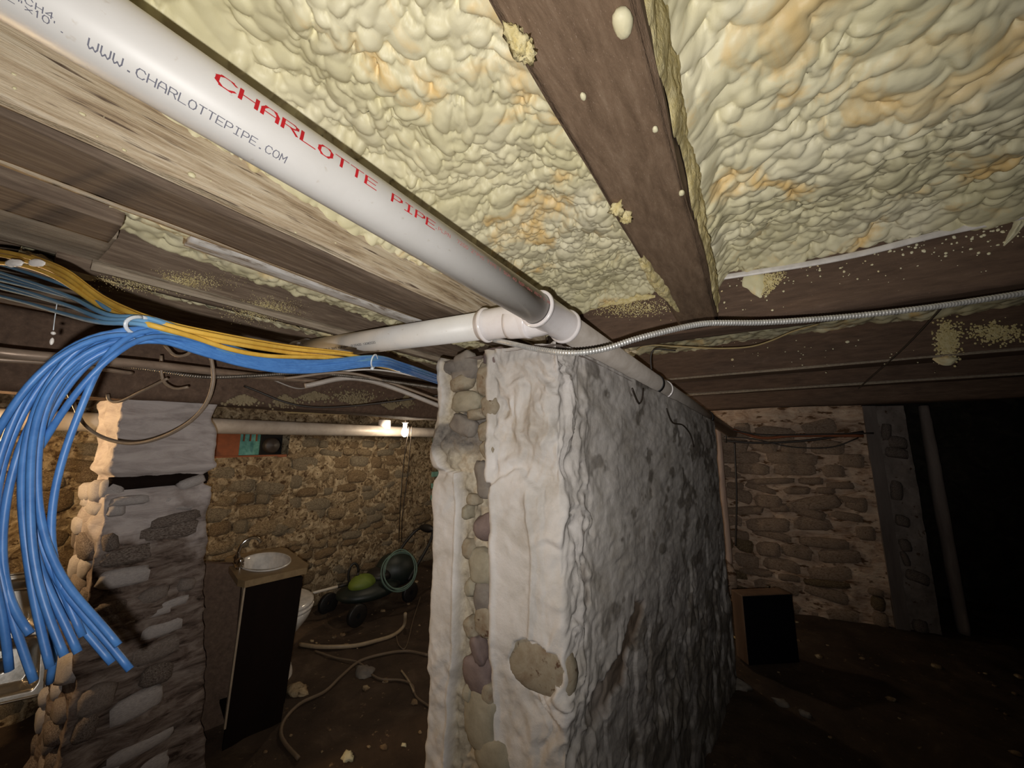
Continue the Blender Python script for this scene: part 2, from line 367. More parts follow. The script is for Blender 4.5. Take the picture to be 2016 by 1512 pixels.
def rough_wall(name, P, Q, z0, z1, nout, mat, step=.02, amp=.026, thick=.15, parent=None, cut=None, **kw):
    """displaced slab from P to Q (plan points), face towards nout"""
    P, Q, nout = (np.array([*p, 0.]) if len(p) == 2 else np.array(p, float) for p in (P, Q, nout))
    L = np.linalg.norm(Q-P); nu, nv = int(L/step)+2, int((z1-z0)/step)+2
    u, v = np.meshgrid(np.linspace(0, 1, nu), np.linspace(z0, z1, nv), indexing='ij')
    X = P[0]+(Q[0]-P[0])*u; Y = P[1]+(Q[1]-P[1])*u
    dsp = amp*(fbm(X*5, Y*5, v*6, 4, 21)+.6*ridge(X*9, Y*9, v*14, 3, 5))
    X = X+nout[0]*dsp; Y = Y+nout[1]*dsp
    V = np.stack([X, Y, v], -1).reshape(-1, 3); F = grid_idx(nu, nv)
    if (np.cross(Q-P, ZV)@nout) < 0: F = F[:, ::-1]
    cen = V[F].mean(1)
    if cut is not None: F = F[~cut(cen)]
    a, b = P-nout*.03, Q-nout*.03; c, d = Q-nout*thick, P-nout*thick
    if cut is None:
        bx = hexa([(*a[:2], z0), (*b[:2], z0), (*c[:2], z0), (*d[:2], z0), (*a[:2], z1), (*b[:2], z1), (*c[:2], z1), (*d[:2], z1)])
        V, F = join((V, F.tolist()), bx)
    return place(name, (V, F), mat, parent, **kw)
wstones = stone_set(['stone_a', 'stone_b', 'stone_c'])

# west wall (behind mower), with a boarded window recess under the pipe
wy0, wy1, wz0, wz1 = 1.02, 1.60, Zc(-.125), Zc(.16)
ww = rough_wall('wall_west', (XW, YS), (XW, YN+.1), -.1, Zc(.62), (1, 0, 0), M['wallrock'], cut=lambda c: (c[:, 1] > wy0) & (c[:, 1] < wy1) & (c[:, 2] > wz0) & (c[:, 2] < wz1), kind='structure')
place('wall_backing', join(box((XW-.45, YS, -.1), (XW-.22, YN+.1, Zc(.62))), box((XW-.22, wy0-.02, wz0-.12), (XW+.015, wy1+.02, wz0-.01))), M['wallrock'], ww, smooth=False)
lay_stones(ww, (XW, -.2, 0), (0, 1, 0), (1, 0, 0), 3.7, .03, Zc(.20), wstones, (.06, .13), (.09, .28), .05, -.004, 295,
           skip=lambda u, z: (wy0-.1 < u-.2 < wy1+.1 and z > wz0-.06) or (2.95 < u-.2 < 3.5 and z > .75))
win = thing('window_1', None, None, (XW-.12, (wy0+wy1)/2, wz0), kind='structure')
place('window_frame', join(box((XW-.20, wy0, wz0), (XW-.06, wy0+.25, wz1)), box((XW-.2, wy0, wz0-.0), (XW+.0, wy1, wz0+.02))), M['rust'], win, smooth=False)
place('pane', box((XW-.15, wy0+.25, wz0+.02), (XW-.13, wy0+.42, wz1)), M['tealglass'], win, smooth=False)
place('window_board', box((XW-.18, wy0+.42, wz0+.02), (XW-.10, wy1, wz1)), M['blackhole'], win, smooth=False)
for k in range(4): place('glazing_bar', box((XW-.13, wy0+.25+k*.045, wz0+.13), (XW-.12, wy0+.26+k*.045, wz1)), M['rust'], win, smooth=False)
V, F = lathe_on(np.array([XW-.16, wy0+.49, Zc(-.03)]), (1, 0, 0), [(0, .0001), (0, .06), (.1, .065), (.11, .05), (.12, .0001)], 20)
place('dark_canister', (V, F), M['dark_cable'], label='dark round canister sitting in the recess beside the teal pane', cat='canister')
# teal painted bricks, far end of the west wall
tb = thing('wall_patch', None, None, (XW, 3.52, .76), kind='structure')
tb.name = 'trim_1'
bm_ = mesh_np('brick', *[np.array(q) for q in (lambda b: (b[0], b[1]))(box((0, 0, 0), (.05, .195, .058)))], smooth=False); bm_.materials.append(M['teal'])
for r_ in range(11):
    for c_ in range(3):
        o = bpy.data.objects.new('brick', bm_); COL.objects.link(o); o.parent = tb
        o.location = (0.0+rnd.uniform(0, .008), -.25+c_*.205+(.1 if r_ % 2 else 0), r_*.068)
place('mortar_bed', box((XW-.03, 3.25, .75), (XW+.03, 3.98, .75+.77)), M['wallrock'], tb, smooth=False)

# north wall, seen past the far end of the plastered wall
nw = rough_wall('wall_north', (XW, YN), (.83, YN), -.1, Zc(.42), (0, -1, 0), M['wallrock'], kind='structure', amp=.015, thick=.45)
M['nstone'] = mottled('limewashed_rubble', [(.32, (140, 110, 86)), (.5, (186, 160, 138)), (.72, (206, 184, 162))], 6, (1, 1, 2.4), bmp=.9, bd=.012, fine=(10, (98, 72, 50), .56, .64), dist=1.4)
nw.data.materials[0] = M['nstone']
nst = [stone_mesh(s*5+2, M['nstone']) for s in range(5)]+[stone_mesh(s*7+1, M['stone_b']) for s in range(2)]
dkst = [stone_mesh(s*7+91, M['stone_b']) for s in range(3)]
lay_stones(nw, (-.7, YN, 0), (1, 0, 0), (0, -1, 0), 1.50, .02, Zc(.2), nst, (.06, .14), (.14, .42), .05, .016, 150, pick=lambda u, z: rnd.choice(dkst if (z < .5 and rnd.random() < .35) else nst[:5]))
# pier and dark recess right of it, east wall
place('trim_2', hexa([(.83, YN-.03, -.05), (.92, YN+.02, -.05), (.92, YN+.1, -.05), (.83, YN+.06, -.05), (.83, YN-.03, Zc(.3)), (.92, YN+.02, Zc(.3)), (.92, YN+.1, Zc(.3)), (.83, YN+.06, Zc(.3))]), M['darkpost'], smooth=False, kind='structure')
PX1 = float(at_y(1815, 1000, YN+.1)[0])
pier = rough_wall('wall_pier', (.92, YN+.05), (PX1, YN+.12), -.1, Zc(.3), (0, -1, 0), M['col_mortar'], kind='structure', amp=.02, thick=.4)
lay_stones(pier, (.93, YN+.05, 0), (1, .2, 0), (0, -1, 0), PX1-.95, .03, Zc(.2), [stone_mesh(3+s, M['col_stone']) for s in range(3)], (.08, .15), (.12, .25), .04, .012, 20)
M['shaderock'] = mottled('shade_dark_rubble', [(.34, (30, 27, 24)), (.55, (48, 44, 38)), (.7, (66, 60, 50))], 7, bmp=.8, bd=.01, dist=1.2)  # rubble darkened in colour to stand for walls the flash barely reaches
rough_wall('wall_north_recess', (.83, YN+1.2), (XE, YN+1.2), -.1, Zc(.7), (0, -1, 0), M['shaderock'], kind='structure', step=.04)
we = rough_wall('wall_east', (XE, YS), (XE, YN+1.2), -.1, Zc(.7), (-1, 0, 0), M['shaderock'], kind='structure', step=.04)
rough_wall('wall_south', (XW, YS), (XE, YS), -.1, Zc(.7), (0, 1, 0), M['wallrock'], kind='structure', step=.04)

# ================================================================= PLASTERED STONE WALL in the middle
CW = thing('wall_center', None, None, (-.6, 1.8, 0), kind='structure')
PA, PB, PC, PD = np.array([-.90, 2.9]), np.array([-.945, .95]), np.array([-.45, .95]), np.array([-.185, 2.9])
def seg_pts(a, b, st): n = max(2, int(np.linalg.norm(b-a)/st)); t = np.linspace(0, 1, n, endpoint=False)[:, None]; return a+(b-a)*t
plan = np.vstack([seg_pts(PA, PB, .02), seg_pts(PB, PC, .0045), seg_pts(PC, PC+(PD-PC)*.35, .0055), seg_pts(PC+(PD-PC)*.35, PD, .009), seg_pts(PD, PA, .03)])
# round the corners
for _ in range(10): plan = (np.roll(plan, 1, 0)+plan*2+np.roll(plan, -1, 0))/4
T2 = np.roll(plan, -1, 0)-np.roll(plan, 1, 0); T2 /= np.linalg.norm(T2, axis=1)[:, None]; N2 = np.stack([T2[:, 1], -T2[:, 0]], 1)
for _ in range(6): N2 = (np.roll(N2, 1, 0)+N2+np.roll(N2, -1, 0))/3
arc = np.concatenate([[0], np.cumsum(np.linalg.norm(np.diff(plan, axis=0), axis=1))])
zs = np.concatenate([np.linspace(-.05, .42, 40, endpoint=False), np.linspace(.42, 1.76, 250)])
topz = Zc(.30)-.085*np.clip(plan[:, 1]-.95, 0, 3)
U, Zg = np.meshgrid(arc, zs, indexing='ij'); X0 = plan[:, 0][:, None]+0*Zg; Y0 = plan[:, 1][:, None]+0*Zg
Zg = np.where(Zg > 1.0, 1.0+(Zg-1.0)*((topz[:, None]-1.0)/(zs[-1]-1.0)), Zg)
zc = Zg-H
front = (Y0 < .99) & (X0 > -.97) & (X0 < -.43)
side = sstep(-.46, -.40, X0)*(Y0 > .93)*sstep(2.92, 2.8, Y0)
warp = .03*fbm(X0*7, Y0*7, Zg*7, 3, 40)
sdw = sstep(-.46, -.42, X0)*sstep(.98, 1.3, Y0); Yq = Y0*.42
disp = (1-.5*sdw)*.016*fbm(X0*3.2, Yq*3.2, Zg*3.2, 3, 11)+(1-sdw)*.008*fbm(X0*11+warp*20, Y0*11, Zg*9, 3, 12)+sdw*.005*fbm(Yq*11, Zg*10, 0, 3, 112)+.0022*fbm(X0*45, Yq*45, Zg*40, 3, 13)
# trowelled overlapping drips and folds near the corner, lumps along the long face
fold = ridge(X0*16+warp*60+Zg*1.5, Y0*14, Zg*4.5+warp*30, 3, 31)
cornw = sstep(-.60, -.50, X0)*sstep(1.22, .99, Y0)
disp += cornw*.022*(fold-.35)
upr = front*(X0 > -.69)*sstep(-.12, -.06, zc)
disp += upr*(.017*(ridge(X0*11+warp*40, Zg*7+warp*40, 0, 4, 33)-.4)-.012)
slab_e = zc+.12-.035*np.cos((X0+.60)*26)+.008*fbm(X0*30, Zg*10, 0, 2, 35)
slab = front*sstep(.004, -.006, slab_e)*sstep(-.502, -.512, X0+.010*fbm(Zg*11, 2., 0, 3, 36))*(X0 > -.70)*sstep(-.60, -.55, zc)
disp += slab*.013
lat = fbm(X0*6, Yq*6+warp*20, Zg*8, 4, 55)
disp += side*(.0035*np.abs(lat)-.004*sstep(.5, 1.1, fbm(X0*9, Yq*10, Zg*10, 3, 57)))
disp += side*.0045*(ridge(Yq*5+warp*8, Zg*4+warp*16, 0, 4, 63)-.4)
# smooth plaster areas on the front face (parts above are lumpier)
smoothz = sstep(-.18, -.26, zc)*sstep(-.62, -.55, zc)*front
disp = disp*(1-.6*smoothz)
# eroded slot of rubble between the two plaster skins
wob = .018*fbm(Zg*9, 3.3, 0, 3, 71); wob2 = .012*fbm(Zg*14, 7.7, 0, 3, 72)
sl0 = np.where(zc > -.10, -.905+wob, -.828+wob*.12); sl1 = np.where(zc > -.13, -.715, -.690)+wob2*.5
sl0 = sl0-.02*sstep(-.66, -.8, zc)
slot = sstep(0, .008, X0-sl0)*sstep(0, .010, sl1-X0)*front
disp -= slot*(.040+.010*fbm(X0*30, Zg*30, 0, 3, 77))
# bulge plaster boulder upper left, shelf at z about -.10
bl = front*np.exp(-(((X0+.90)/.07)**2+((zc+.03)/.085)**2)); disp += bl*.035
disp -= front*sstep(-.085, -.10, zc)*sstep(-.14, -.11, zc)*(X0 < -.84)*.02
# big lumpy nose on the corner (boulder under plaster)
ns = np.exp(-(((X0+.50)/.075)**2+((Y0-.97)/.10)**2+((zc-.07)/.12)**2)); disp += ns*.03*(1+.3*fold)
disp -= np.exp(-(((X0+.56)/.07)**2+((zc+.10)/.035)**2))*front*.016
# raised bead at the right edge of the slot, and the arris down the front
disp += front*.006*np.exp(-((X0-sl1-.012)/.008)**2)+front*.005*np.exp(-((X0-sl0+.006)/.004)**2)*(zc < -.1)
disp += front*.008*np.exp(-((X0+.555+.02*fbm(Zg*4, 1., 0, 2, 3))/.006)**2)*sstep(-.1, -.2, zc)*sstep(-.58, -.5, zc)
# torn patch showing the tan stone
rr = np.hypot((X0+.535)/.088, (zc+.605)/.060)+.16*fbm(X0*22, Zg*22, 0, 3, 81)
patch = front*sstep(1.05, .97, rr); disp -= patch*.016
# scar on the long face
def seg_dist(a, b, p, q):
    dx, dy = q[0]-p[0], q[1]-p[1]; t = np.clip(((a-p[0])*dx+(b-p[1])*dy)/(dx*dx+dy*dy), 0, 1); return np.hypot(a-p[0]-t*dx, b-p[1]-t*dy)
sd = np.minimum(seg_dist(Y0, zc, (1.42, -.60), (1.27, -.72)), seg_dist(Y0, zc, (1.27, -.72), (1.12, -.745)))
scar = side*sstep(.058, .046, sd+.02*fbm(Zg*16, Y0*12, 0, 3, 91))
scar = np.maximum(scar, side*sstep(.020, .012, seg_dist(Y0, zc, (1.055, -.37), (1.075, -.45))+.008*fbm(Zg*30, Y0*30, 0, 3, 92)))
disp -= scar*.014
disp -= side*.010*sstep(.55, .75, fbm(Y0*14, Zg*6, X0, 3, 95)+.55*sstep(-.3, -1.0, zc))*sstep(-.4, -.9, zc)
rg = sstep(-.05, .1, zc)*front*(X0 < -.60)
grime_shade = np.clip(side*.40+.25*fbm(X0*5, Y0*5, Zg*5, 3, 15)+.5*sstep(.0, -.9, zc)*side+.25*sstep(0, .25, zc)*front, 0, 1)  # side term greys the obliquely lit face in colour; noise term is grime
grime_shade *= 1-.5*sstep(.2, .9, np.exp(-(((Y0-1.15)/.3)**2+((zc+.35)/.35)**2)))*side
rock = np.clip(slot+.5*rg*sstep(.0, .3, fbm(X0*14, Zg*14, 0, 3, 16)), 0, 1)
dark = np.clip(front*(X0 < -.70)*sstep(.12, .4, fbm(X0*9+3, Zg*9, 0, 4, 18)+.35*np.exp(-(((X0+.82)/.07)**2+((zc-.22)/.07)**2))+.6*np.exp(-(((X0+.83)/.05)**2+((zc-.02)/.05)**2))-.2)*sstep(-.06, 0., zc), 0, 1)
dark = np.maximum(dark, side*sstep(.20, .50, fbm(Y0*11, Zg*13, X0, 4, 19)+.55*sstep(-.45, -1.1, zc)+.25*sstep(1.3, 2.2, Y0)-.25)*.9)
brown = np.clip(scar+patch*0, 0, 1)
Vx = X0+N2[:, 0][:, None]*disp; Vy = Y0+N2[:, 1][:, None]*disp
nu, nv = X0.shape; V = np.stack([Vx, Vy, Zg], -1).reshape(-1, 3)
place('plaster_skin', (V, grid_idx(nu, nv, True)[:, ::1]), M['plaster'], CW, attrs=dict(grime_shade=grime_shade, rock=rock, dark=dark, brown=brown))
ins = lambda p: (p[0], p[1])
place('wall_cap', (np.vstack([[(*p, z-.012) for p, z in zip(plan[::6], topz[::6])]]), [tuple(range(len(plan[::6])))]), M['col_mortar'], CW, smooth=False)
def wstone(cx, cz, rx, rz, mat, seed, y=.978, ry=.03, amp=.22, rot=0):
    V, F = lump((0, 0, 0), (1, 1, 1), seed, amp, 26, 17, 1.3); V = np.sign(V)*np.abs(V)**.7*np.array([rx*1.1, ry, rz*1.08])
    c, s = math.cos(rot), math.sin(rot); V = np.stack([V[:, 0]*c-V[:, 2]*s, V[:, 1], V[:, 0]*s+V[:, 2]*c], 1)+np.array([cx, y, Zc(cz)])
    return place('stone', (V, F), M[mat], CW)
def fpx(x, y): p = at_y(x, y, .95); return p[0], p[2]-H
for (x, y, rx, rz, mt, sd, rot) in [(945, 945, .028, .062, 'st_grey', 1, .15), (950, 1040, .042, .040, 'st_purple', 2, .3), (942, 1120, .045, .05, 'st_olive', 3, .2), (948, 1180, .036, .04, 'st_grey', 4, 0),
        (950, 1225, .036, .045, 'st_tan', 5, 0), (936, 1285, .020, .04, 'st_purple', 6, .5), (932, 1335, .050, .047, 'st_purple', 7, 0), (940, 1425, .058, .082, 'st_olive', 8, 0),
        (965, 1500, .06, .05, 'st_olive', 9, 0), (965, 700, .034, .032, 'st_purple', 10, 0), (950, 745, .034, .055, 'st_tan', 11, 0), (912, 790, .062, .034, 'st_olive', 12, 0), (957, 800, .03, .03, 'st_tan', 13, 0),
        (925, 985, .022, .02, 'st_tan', 41, 0), (915, 1085, .022, .03, 'st_tan', 42, 0), (922, 1160, .018, .026, 'st_olive', 43, 0), (920, 1240, .02, .03, 'st_tan', 44, .4), (955, 1372, .024, .03, 'st_tan', 45, 0), (918, 1370, .018, .024, 'st_olive', 46, 0), (912, 1010, .016, .022, 'st_olive', 47, 0),
        (900, 750, .045, .03, 'st_tan', 48, .2), (885, 722, .04, .026, 'st_grey', 49, -.2),
        (905, 838, .05, .032, 'st_grey', 14, -.5), (950, 850, .03, .03, 'st_tan', 15, .3), (955, 885, .026, .028, 'st_tan', 16, .6), (930, 815, .035, .018, 'st_tan', 17, .1), (905, 720, .05, .05, 'st_grey', 18, .3)]:
    cx, cz = fpx(x, y); wstone(cx, cz, rx, rz, mt, sd, rot=rot)
wstone(-.535, -.605, .098, .068, 'st_tan', 33, y=.978, ry=.032, amp=.12)

# ================================================================= JOISTS AND BEAMS
def timber(name, c0, c1, mat, axis, label, amp=.006, step=.012, parent=None, cat='beam', wane=0., seed=0, sag=0.):
    c0, c1 = np.minimum(c0, c1), np.maximum(c0, c1); L = c1[axis]-c0[axis]; o1, o2 = [k for k in range(3) if k != axis]
    n = int(L/step/1.5)+2; r = .006
    w_, h_ = c1[o1]-c0[o1], c1[o2]-c0[o2]
    per = []
    for a, b, k in ((0, 0, 0), (1, 0, 1), (1, 1, 2), (0, 1, 3)):
        a2, b2 = [(1, 0), (1, 1), (0, 1), (0, 0)][k]; m_ = max(3, int((w_ if a != a2 else h_)/step))
        for t in np.linspace(0, 1, m_, endpoint=False): per.append((a+(a2-a)*t, b+(b2-b)*t))
    per = np.array(per); s = np.linspace(0, L, n)
    S, A = np.meshgrid(s, per[:, 0], indexing='ij'); _, B = np.meshgrid(s, per[:, 1], indexing='ij')
    P1 = c0[o1]+A*w_; P2 = c0[o2]+B*h_
    ca, cb = A-.5, B-.5
    f = fbm(S*3, P1*18, P2*18, 4, seed+5)*amp+fbm(S*1.1, P1*2, P2*2, 2, seed+9)*amp*1.2
    cor = (np.minimum(A, 1-A)*w_ < .004) & (np.minimum(B, 1-B)*h_ < .004)
    f = f-np.where(cor, .006+np.abs(fbm(S*9, A*3, B*3, 3, seed))*amp*.8+wane, 0)
    P1 = P1+np.sign(ca)*(np.abs(ca) > .499)*f+np.where(cor, -np.sign(ca)*.002, 0); P2 = P2+np.sign(cb)*(np.abs(cb) > .499)*f-sag*S/L
    Vv = np.zeros(S.shape+(3,)); Vv[..., axis] = c0[axis]+S; Vv[..., o1] = P1; Vv[..., o2] = P2
    k = len(per); F = grid_idx(n, k); wr = np.array([(i*k+k-1, (i+1)*k+k-1, (i+1)*k, i*k) for i in range(n-1)])
    F = [tuple(q) for q in np.vstack([F, wr])]+[tuple(range(k)), tuple(range((n-1)*k, n*k))[::-1]]
    kw = dict(label=label, cat=cat) if label else {}
    me = (Vv.reshape(-1, 3), F)
    o = place(name, me, mat, parent, **kw)
    bm = bmesh.new(); bm.from_mesh(o.data); bmesh.ops.recalc_face_normals(bm, faces=bm.faces); bm.to_mesh(o.data); bm.free()
    return o
Z = Zc
beamA = timber('beam', (-.203, -1.6, Z(JB)), (-.058, 1.655, Z(.74)), M['wood_dark'], 1, 'rough brown timber beam between the two bays of yellow spray foam', .004, .008, seed=3)
timber('crossbeam', (-.74, 1.66, Z(JB-.005)), (XE, 1.82, Z(.72)), M['wood_cross'], 0, 'brown crossbeam carrying the white strip, flecked with foam', .003, .012, seed=7)
timber('crossbeam', (-.70, 2.87, Z(JB-.015)), (XE, 3.05, Z(.76)), M['wood_cross'], 0, 'second brown crossbeam back with a pale foam smear down its face', .004, .014, seed=17)
timber('crossbeam', (-.70, 3.45, Z(.40)), (XE, 3.60, Z(.76)), M['wood_cross'], 0, 'third dark crossbeam from the camera, in shadow near the far wall', .004, .016, seed=27)
timber('crossbeam', (-.70, 3.92, Z(.30)), (XE, 4.10, Z(.62)), M['wood_cross'], 0, 'lowest dark crossbeam against the far limewashed wall', .005, .018, seed=37)
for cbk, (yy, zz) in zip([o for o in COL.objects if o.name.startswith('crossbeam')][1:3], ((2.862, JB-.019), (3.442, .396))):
    timber('arris_highlight', (-.69, yy-.006, Z(zz)), (XE-.02, yy+.012, Z(zz+.016)), M['wood_grey'], 0, None, .002, .012, cbk, seed=int(yy*10))  # pale strips paint in the light caught along the worn lower edges
j1 = thing('joist', 'weathered pale-sided joist running under the large white pipe', 'beam', (-.95, 0, Z(JB)))
timber('timber', (-1.035, -1.6, Z(JB)), (-.862, 1.7, Z(.78)), M['wood_under'], 1, None, .004, .009, j1, seed=41)
timber('side_board', (-.862, -1.6, Z(JB+.004)), (-.850, 1.65, Z(.70)), M['wood_light'], 1, None, .004, .009, j1, seed=43, wane=.001)
timber('sister_board', (-1.075, -1.6, Z(JB+.012)), (-1.038, 1.6, Z(.66)), M['wood_light'], 1, None, .004, .009, j1, seed=45)
timber('painted_lath', (-1.140, .26, Z(JB+.010)), (-1.078, 1.15, Z(.62)), M['paint_wash'], 1, None, .005, .008, j1, seed=47)
timber('blocking', (-1.27, -1.6, Z(JB+.004)), (-1.125, .155, Z(.60)), M['wood_under'], 1, 'brown sawn block butted against the pale joist at far left', .003, .009, seed=51)
timber('plank', (-1.56, -1.6, Z(JB+.03)), (-1.275, .17, Z(.62)), M['wood_grey'], 1, 'grey weathered plank left of the brown block, above the yellow cables', .004, .009, cat='plank', seed=53)
j2 = thing('joist', 'oversprayed joist with pale bottom edge behind the yellow cables', 'beam', (-1.56, .8, Z(JB)))
timber('timber', (-1.548, .10, Z(JB)), (-1.50, 4.1, Z(.78)), M['wood_under'], 1, None, .004, .012, j2, seed=55)
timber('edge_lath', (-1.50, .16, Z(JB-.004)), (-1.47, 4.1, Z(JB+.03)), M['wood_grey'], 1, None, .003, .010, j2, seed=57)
timber('joist', (-2.02, -1.6, Z(JB)), (-1.90, 4.1, Z(.78)), M['wood_under'], 1, 'dark joist behind the galvanized pipe, partly foamed', .005, .014, seed=59)
for k, x in enumerate((-2.55, -3.0)):
    timber('joist', (x-.06, -2.4, Z(JB)), (x+.06, 4.1, Z(.78)), M['wood_under'], 1, ['dark joist over the vanity beyond the stone column', 'dark joist nearest the west wall above the old white pipe'][k], .005, .02, seed=61+k)
timber('girder', (-2.34, -2.4, Z(.185)), (-2.10, 4.15, Z(.46)), M['wood_cross'], 1, 'dark hewn girder resting on top of the stone column', .008, .014, seed=71)

# ================================================================= SPRAY FOAM
def foam(name, x0, x1, y0, y1, base, res, r_rng, label, n_mult=5.5, big=.35, seed=0, edge=None, dens=1., mat='foam'):
    nx, ny = int((x1-x0)/res)+1, int((y1-y0)/res)+1
    x, y = np.linspace(x0, x1, nx), np.linspace(y0, y1, ny); Xg, Yg = np.meshgrid(x, y, indexing='ij')
    wx = Xg+.020*fbm(Xg*9, Yg*9, 0, 3, seed+1); wy = Yg+.020*fbm(Xg*9, Yg*9, 0, 3, seed+2)
    lowf = fbm(Xg*4.5, Yg*4.5, 0, 3, seed+3); hmap = .014*lowf+.006*fbm(Xg*20, Yg*20, 0, 2, seed+4)
    szf = lambda a, b: float(fbm(a*2.4, b*2.4, 0, 2, seed+6))
    g = np.random.default_rng(seed+10); area = (x1-x0)*(y1-y0); out = hmap.copy()
    for lo, hi, mult, amp, bj in ((r_rng[1], r_rng[1]*1.7, n_mult*big, .60, .010), (r_rng[0]*1.2, r_rng[1], n_mult*.55, .95, .014), (r_rng[0]*.6, r_rng[0]*1.2, n_mult*.5, 1.0, .014)):
        rm = (lo+hi)/2; n = int(area*mult/(math.pi*rm*rm)*dens)
        bx, by, br, bj_ = g.uniform(x0, x1, n), g.uniform(y0, y1, n), g.uniform(lo, hi, n), g.uniform(-1, .6, n)*bj
        el = g.uniform(.65, 1.0, n); an = g.uniform(0, math.pi, n)
        for cx, cyy, r, b, e, a in zip(bx, by, br, bj_, el, an):
            m = r+.035; i0, i1 = max(0, int((cx-m-x0)/res)), min(nx, int((cx+m-x0)/res)+2); k0, k1 = max(0, int((cyy-m-y0)/res)), min(ny, int((cyy+m-y0)/res)+2)
            if i1-i0 < 2 or k1-k0 < 2: continue
            dx, dy = wx[i0:i1, k0:k1]-cx, wy[i0:i1, k0:k1]-cyy; ca, sa = math.cos(a), math.sin(a)
            q = ((dx*ca+dy*sa)/r)**2+((-dx*sa+dy*ca)/(r*e))**2; ok = q < 1
            h0 = hmap[min(nx-1, (i0+i1)//2), min(ny-1, (k0+k1)//2)]
            hh = h0+b+amp*r*np.sqrt(np.maximum(0, 1-q)); s = out[i0:i1, k0:k1]; out[i0:i1, k0:k1] = np.where(ok & (hh > s), hh, s)
    out += .0012*fbm(Xg*60, Yg*60, 0, 2, seed+8)
    Zs = base(Xg, Yg)-out
    if edge: Zs = edge(Xg, Yg, Zs)
    V = np.stack([Xg, Yg, np.minimum(Zs, .79)+H], -1).reshape(-1, 3)
    return place(name, (V, grid_idx(nx, ny)[:, ::-1]), M[mat], label=label, cat='insulation')
def baseL(x, y): return .700-.085*sstep(.17, 0, x+.862)+(-.055)*sstep(.10, 0, -.19-x)-.035*sstep(.12, 0, 1.66-y)-.06*sstep(.14, 0, x+.862)*np.exp(-((y-.60)/.28)**2)-.02*fbm(x*4, y*4, 0, 2, 31)
foam('spray_foam', -.864, -.17, -.35, 1.662, baseL, .0035, (.0105, .023), 'cream spray foam bay between the white pipe and the brown beam', seed=100)
def baseR(x, y): return .705-.055*sstep(.07, 0, x+.063)-.03*sstep(.12, 0, 1.66-y)-.045*np.exp(-((y-.95-.25*x)/.16)**2)*sstep(.1, .5, x)-.02*fbm(x*2, y*2, 0, 2, 3)
foam('spray_foam', -.085, 1.55, -.15, 1.662, baseR, .0042, (.0135, .029), 'large bay of cream spray foam right of the brown beam', seed=200)
foam('spray_foam', -1.66, -1.06, .13, 1.75, lambda x, y: .60-.075*sstep(.22, 0, -1.09-x)-.01*sstep(.2, 0, x+1.5)+.35*sstep(.34, .5, -1.09-x), .006, (.012, .024), 'thin foam strip along the far side of the pale joist', seed=300)
foam('spray_foam', -1.92, -1.542, .05, 3.6, lambda x, y: .585-.085*sstep(.22, 0, -1.545-x), .007, (.012, .026), 'foam strip above the yellow and blue cables', seed=400)
foam('spray_foam', -.75, 3.5, 1.80, 2.90, lambda x, y: .70-.03*sstep(.3, 0, y-1.82)+0*x, .014, (.02, .04), 'dim spray foam between first and second crossbeams', seed=500)

# crusty foam overspray up the beam sides
def crust(name, path, widths, normal, label, th=.008, parent=None, nw=14, seed=0, freq=60, mat='foam_crust'):
    """ragged raised mound following a path on a surface with the given normal"""
    C = smooth_path(path, .006); n = len(C); nrm = np.array(normal, float); T = np.gradient(C, axis=0); T /= np.linalg.norm(T, axis=1)[:, None]; B = np.cross(T, nrm)
    wd = np.interp(np.linspace(0, 1, n), np.linspace(0, 1, len(widths)), widths)
    wd = wd*(1+.25*fbm(np.arange(n)*.11, seed, 0, 3, seed)); t = np.linspace(-1, 1, nw)
    hgt = th*np.sqrt(np.maximum(0, 1-t**2))[None, :]*(1+.5*fbm(np.arange(n)[:, None]*.25, t[None, :]*3, 0, 3, seed+1))*np.minimum(1, wd/wd.max()*1.5)[:, None]
    V = C[:, None, :]+B[:, None, :]*(t[None, :]*wd[:, None]/2)[..., None]+nrm*(hgt-.002)[..., None]
    return place(name, (V.reshape(-1, 3), grid_idx(n, nw)), M[mat], parent, **(dict(label=label, cat='foam residue') if label else {}))
bs = JB+.0
crust('foam_crust', [(-.060, -.2, Z(.60)), (-.058, .5, Z(.60)), (-.058, 1.0, Z(.585)), (-.058, 1.3, Z(.57)), (-.06, 1.60, Z(.58))], [.19, .20, .17, .13, .16], (1, 0, 0), None, .012, beamA, 22, 3)
crust('foam_crust', [tuple(at_z(1260, 505, JB-.0)), tuple(at_z(1295, 560, JB)), tuple(at_z(1335, 612, JB))], [.022, .035, .012], (0, 0, -1), None, .012, beamA, 12, 9)
for x, y, r in [(1226, 46, .011), (1342, 380, .005), (1290, 255, .004), (1148, 190, .004)]:
    p = at_z(x, y, JB-.004); place('foam_drop', lump(p, (r, r*1.5, r*.9), x, .12, 14, 9), M['foam'], beamA)
for x, y, r, q in [(1216, 412, .014, 1), (1232, 428, .012, 2), (1022, 86, .012, 3), (1036, 100, .010, 4), (1012, 70, .009, 5)]:
    p = at_z(x, y, JB-.003); place('foam_tuft', lump(p, (r, r*1.4, r*.8), q, .5, 18, 13, 3.), M['foam_crust'], beamA)
def speckles(name, pts, nrm, parent, seed, mat='foam'):
    g = random.Random(seed); L = []
    for p, r in pts:
        rad = np.array([r, r*g.uniform(.8, 1.8), r*g.uniform(.7, 1.2)]); rad[np.argmax(np.abs(nrm))] = r*.45
        L.append(lump(p, rad, g.random()*50, .25, 7, 5))
    o = place(name, join(*L), M[mat], parent); o['kind'] = 'stuff'; return o
cb1 = [o for o in COL.objects if o.name.startswith('crossbeam')]
g = random.Random(4); pts = []
